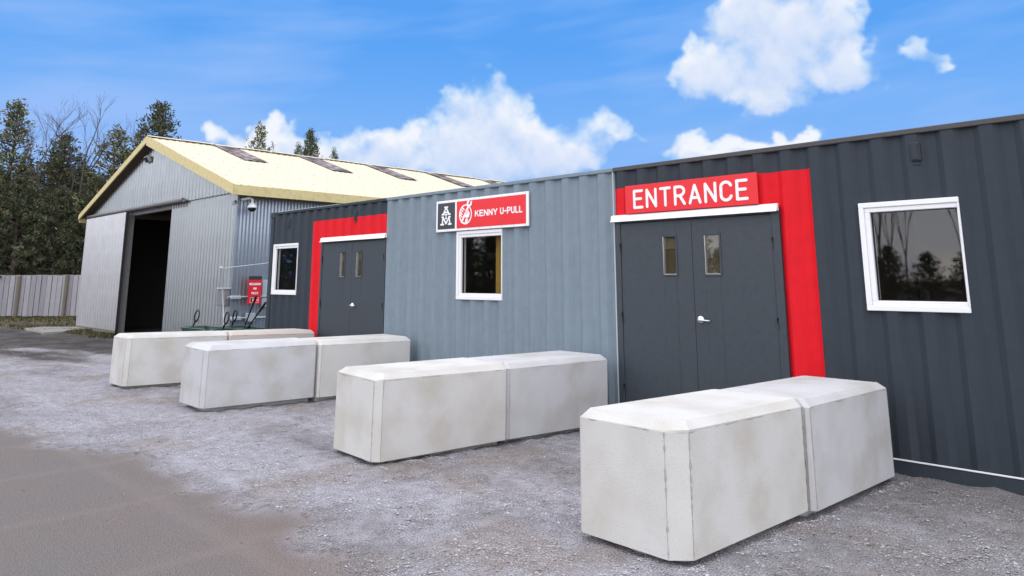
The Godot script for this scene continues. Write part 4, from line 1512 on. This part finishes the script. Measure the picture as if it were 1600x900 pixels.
	plate(st, arc(-0.03, -0.234, 0.019, 0.026, 0, 350, 14), 0.0, 0.0018, Transform3D.IDENTITY)
	part(st, "logo_mark", M.white_print, s)

# ------------------------------------------------------------------ carts
func cart(at: Vector3, turn: float, label: String):
	var o := thing("garden_cart", label, "cart", at, "carts behind the far blocks")
	o.rotation.y = turn
	var st := new_st()
	# open tray, flared
	var lo := [Vector3(-0.42, 0.36, -0.2), Vector3(0.42, 0.36, -0.2), Vector3(0.42, 0.36, 0.2), Vector3(-0.42, 0.36, 0.2)]
	var hi := [Vector3(-0.56, 0.62, -0.27), Vector3(0.56, 0.62, -0.27), Vector3(0.56, 0.62, 0.27), Vector3(-0.56, 0.62, 0.27)]
	face(st, lo, Vector3(0, 1, 0))
	for i in 4:
		var k := (i + 1) % 4
		face(st, [lo[i], lo[k], hi[k], hi[i]], Vector3(0, 0.5, 0))
		var a: Vector3 = hi[i]
		var b: Vector3 = hi[k]
		tube(st, [a, b], 0.014, 6)
	part(st, "tray", M.cart_green, o)
	for x in [-0.3, 0.3]:
		for z in [-0.2, 0.2]:
			st = new_st(true)
			lathe(st, [Vector2(0.03, -0.035), Vector2(0.11, -0.035), Vector2(0.13, -0.02), Vector2(0.13, 0.02), Vector2(0.11, 0.035), Vector2(0.03, 0.035)], 16, Transform3D(Basis(Vector3.RIGHT, PI / 2.0), Vector3(x, 0.125, z)))
			part(st, "wheel", M.rubber, o)
			st = new_st(true)
			tube(st, [Vector3(x, 0.125, z * 0.6), Vector3(x, 0.36, z * 0.6)], 0.014, 6)
			tube(st, [Vector3(x, 0.125, z * 0.6), Vector3(x, 0.125, z * 1.1)], 0.012, 6)
			part(st, "axle", M.black_steel, o)
	st = new_st(true)
	var p := Vector3(-0.72, 0.42, 0.0)
	var q := Vector3(-0.5, 0.76, 0.0)
	tube(st, [Vector3(-0.4, 0.3, 0.0), p, q], 0.017, 6)
	var loop := []
	for i in 13:
		var a := TAU * i / 12.0 - PI / 2.0
		loop.append(q + Vector3(0.05, 0.085, 0.0) + Vector3(cos(a) * 0.1 + sin(a) * 0.04, sin(a) * 0.12, 0.0))
	tube(st, loop, 0.016, 6, false)
	part(st, "pull_handle", M.black_steel, o)

func build_carts():
	cart(Vector3(-10.3, 0.005, 0.32), 0.05, "dark green cart with looped black handle, leftmost behind the farthest blocks")
	cart(Vector3(-9.75, 0.005, -0.2), -0.08, "dark green cart with looped black handle, standing behind the other two carts")
	cart(Vector3(-9.0, 0.005, 0.3), -0.04, "dark green cart with looped black handle, nearest to the container end")
	var o := thing("wheelbarrow", "wheelbarrow with two long black handles raised behind the green carts", "wheelbarrow", Vector3(-10.35, 0.005, -0.66))
	var st := new_st(true)
	tube(st, [Vector3(-0.75, 0.2, 0.0), Vector3(-0.3, 0.45, 0.02), Vector3(0.05, 0.95, 0.03), Vector3(0.26, 1.24, 0.03)], 0.016, 7)
	tube(st, [Vector3(0.15, 1.09, 0.03), Vector3(0.27, 1.255, 0.03)], 0.026, 8)
	part(st, "handle", M.black_steel, o)
	st = new_st(true)
	tube(st, [Vector3(-0.75, 0.2, 0.1), Vector3(0.0, 0.42, 0.16), Vector3(0.6, 0.78, 0.22), Vector3(1.1, 1.12, 0.24)], 0.016, 7)
	tube(st, [Vector3(0.86, 0.955, 0.235), Vector3(1.12, 1.135, 0.24)], 0.026, 8)
	part(st, "handle", M.black_steel, o)
	st = new_st(true)
	lathe(st, [Vector2(0.03, -0.04), Vector2(0.16, -0.04), Vector2(0.19, 0.0), Vector2(0.16, 0.04), Vector2(0.03, 0.04)], 18, Transform3D(Basis(Vector3.RIGHT, PI / 2.0), Vector3(-0.75, 0.19, 0.05)))
	part(st, "wheel", M.rubber, o)
	st = new_st()
	box(st, Vector3(-0.35, 0.32, -0.1), Vector3(0.35, 0.5, 0.24), 0.06)
	part(st, "tray", M.cart_green, o)
	st = new_st(true)
	tube(st, [Vector3(0.25, 0.34, 0.05), Vector3(0.3, 0.0, 0.05)], 0.014, 6)
	part(st, "leg", M.black_steel, o)

# ------------------------------------------------------------------ loose stones and grass
func build_gravel():
	var r := RandomNumberGenerator.new()
	r.seed = 77
	var st := new_st()
	var pts := [Vector3(0, 0.62, 0)]
	for i in 5:
		var a := TAU * i / 5.0
		pts.append(Vector3(cos(a) * r.randf_range(0.75, 1.0), r.randf_range(0.1, 0.3), sin(a) * r.randf_range(0.7, 1.05)))
	pts.append(Vector3(0, -0.4, 0))
	for i in 5:
		var k := 1 + (i + 1) % 5
		face(st, [pts[0], pts[1 + i], pts[k]], Vector3.ZERO)
		face(st, [pts[6], pts[1 + i], pts[k]], Vector3.ZERO)
	st.generate_normals()
	var mm := MultiMesh.new()
	mm.transform_format = MultiMesh.TRANSFORM_3D
	mm.use_colors = true
	mm.mesh = st.commit()
	var where := []
	var tint := []
	var tries := 0
	while where.size() < 150000 and tries < 700000:
		tries += 1
		# denser towards the camera
		var d := pow(r.randf(), 1.5)
		var x := lerpf(4.6, -15.0, d) + r.randf_range(-1.0, 1.0)
		var z := r.randf_range(0.0, 6.2)
		var ln := lane_amount(x, z)
		if r.randf() < ln * 0.99:
			continue
		var clump := ground_noise.get_noise_2d(x * 16.0, z * 16.0)
		if r.randf() > 0.5 + 1.1 * clump:
			continue
		var s := r.randf_range(0.003, 0.0075) + (0.006 if r.randf() < 0.05 else 0.0)
		var b := Basis(Vector3.UP, r.randf() * TAU) * Basis(Vector3.RIGHT, r.randf_range(-0.4, 0.4))
		where.append(Transform3D(b.scaled(Vector3(s, s * r.randf_range(0.5, 0.9), s * r.randf_range(0.7, 1.3))), Vector3(x, ground_y(x, z) + s * 0.1, z)))
		var c := ground_color(x, z) * r.randf_range(0.55, 1.3)
		if r.randf() < 0.07:
			c = Color(0.44, 0.43, 0.46)
		c.a = 1.0
		tint.append(c)
	# pale crumbs of salt and broken cement along the feet of the blocks
	for row in [Vector2(-6.36, 1.6), Vector2(-3.69, 1.6), Vector2(-0.1, 1.62), Vector2(2.91, 1.79)]:
		for i in 900:
			var t := r.randf_range(-1.55, 1.5)
			var off := absf(r.randfn(0.0, 0.05)) + 0.005
			if ground_noise.get_noise_2d(t * 30.0 + row.x * 9.0, 4.0) < -0.05:
				continue
			var x: float = row.x - t * 0.055 + off
			var z: float = row.y + t
			var s := r.randf_range(0.003, 0.009)
			where.append(Transform3D(Basis(Vector3.UP, r.randf() * TAU).scaled(Vector3(s, s * 0.7, s)), Vector3(x, ground_y(x, z) + s * 0.1, z)))
			tint.append(Color(0.62, 0.61, 0.63) * r.randf_range(0.6, 1.0))
	mm.instance_count = where.size()
	for i in where.size():
		mm.set_instance_transform(i, where[i])
		mm.set_instance_color(i, tint[i])
	var o := MultiMeshInstance3D.new()
	o.name = "gravel"
	o.multimesh = mm
	o.material_override = M.stone
	add_child(o, true)
	tag(o, "loose pale gravel scattered over the yard", "gravel", "", "stuff")

func build_grass():
	var r := RandomNumberGenerator.new()
	r.seed = 99
	var v := PackedVector3Array()
	var n := PackedVector3Array()
	var c := PackedColorArray()
	for i in 14000:
		var x := 0.0
		var z := 0.0
		if i < 10000:
			var t := r.randf_range(-8.0, 9.0)
			var back := absf(r.randfn(0.0, 1.2)) + 0.15
			x = -33.39 + 0.732 * t + 0.681 * back * 1.6
			z = -1.14 - 0.681 * t + 0.732 * back * 1.6
		elif i < 12500:
			x = r.randf_range(-22.5, -18.0)
			z = r.randf_range(-0.55, 0.0) + 0.2 * sin(x * 3.0)
		else:
			x = r.randf_range(-26.5, -22.0)
			z = r.randf_range(-1.5, 0.8)
		var h := r.randf_range(0.03, 0.12)
		var lean := Vector3(r.randf_range(-1, 1), 0, r.randf_range(-1, 1)) * h * 1.2
		var w := Vector3(r.randf_range(-1, 1), 0, r.randf_range(-1, 1)).normalized() * 0.02
		var p := Vector3(x, ground_y(x, z) - 0.01, z)
		v.append_array([p - w, p + lean + Vector3(0, h, 0), p + w])
		var col := Color(0.22, 0.18, 0.085).lerp(Color(0.10, 0.115, 0.035), r.randf()) * r.randf_range(0.7, 1.2)
		for k in 3:
			n.append(Vector3(lean.x, 0.1, lean.z).normalized() if lean.length() > 0.01 else Vector3.UP)
			c.append(col)
	var o := part_mesh(leaf_mesh(v, n, c), "grass", M.foliage)
	tag(o, "short dry grass along the fence and shed foot", "grass", "", "stuff")
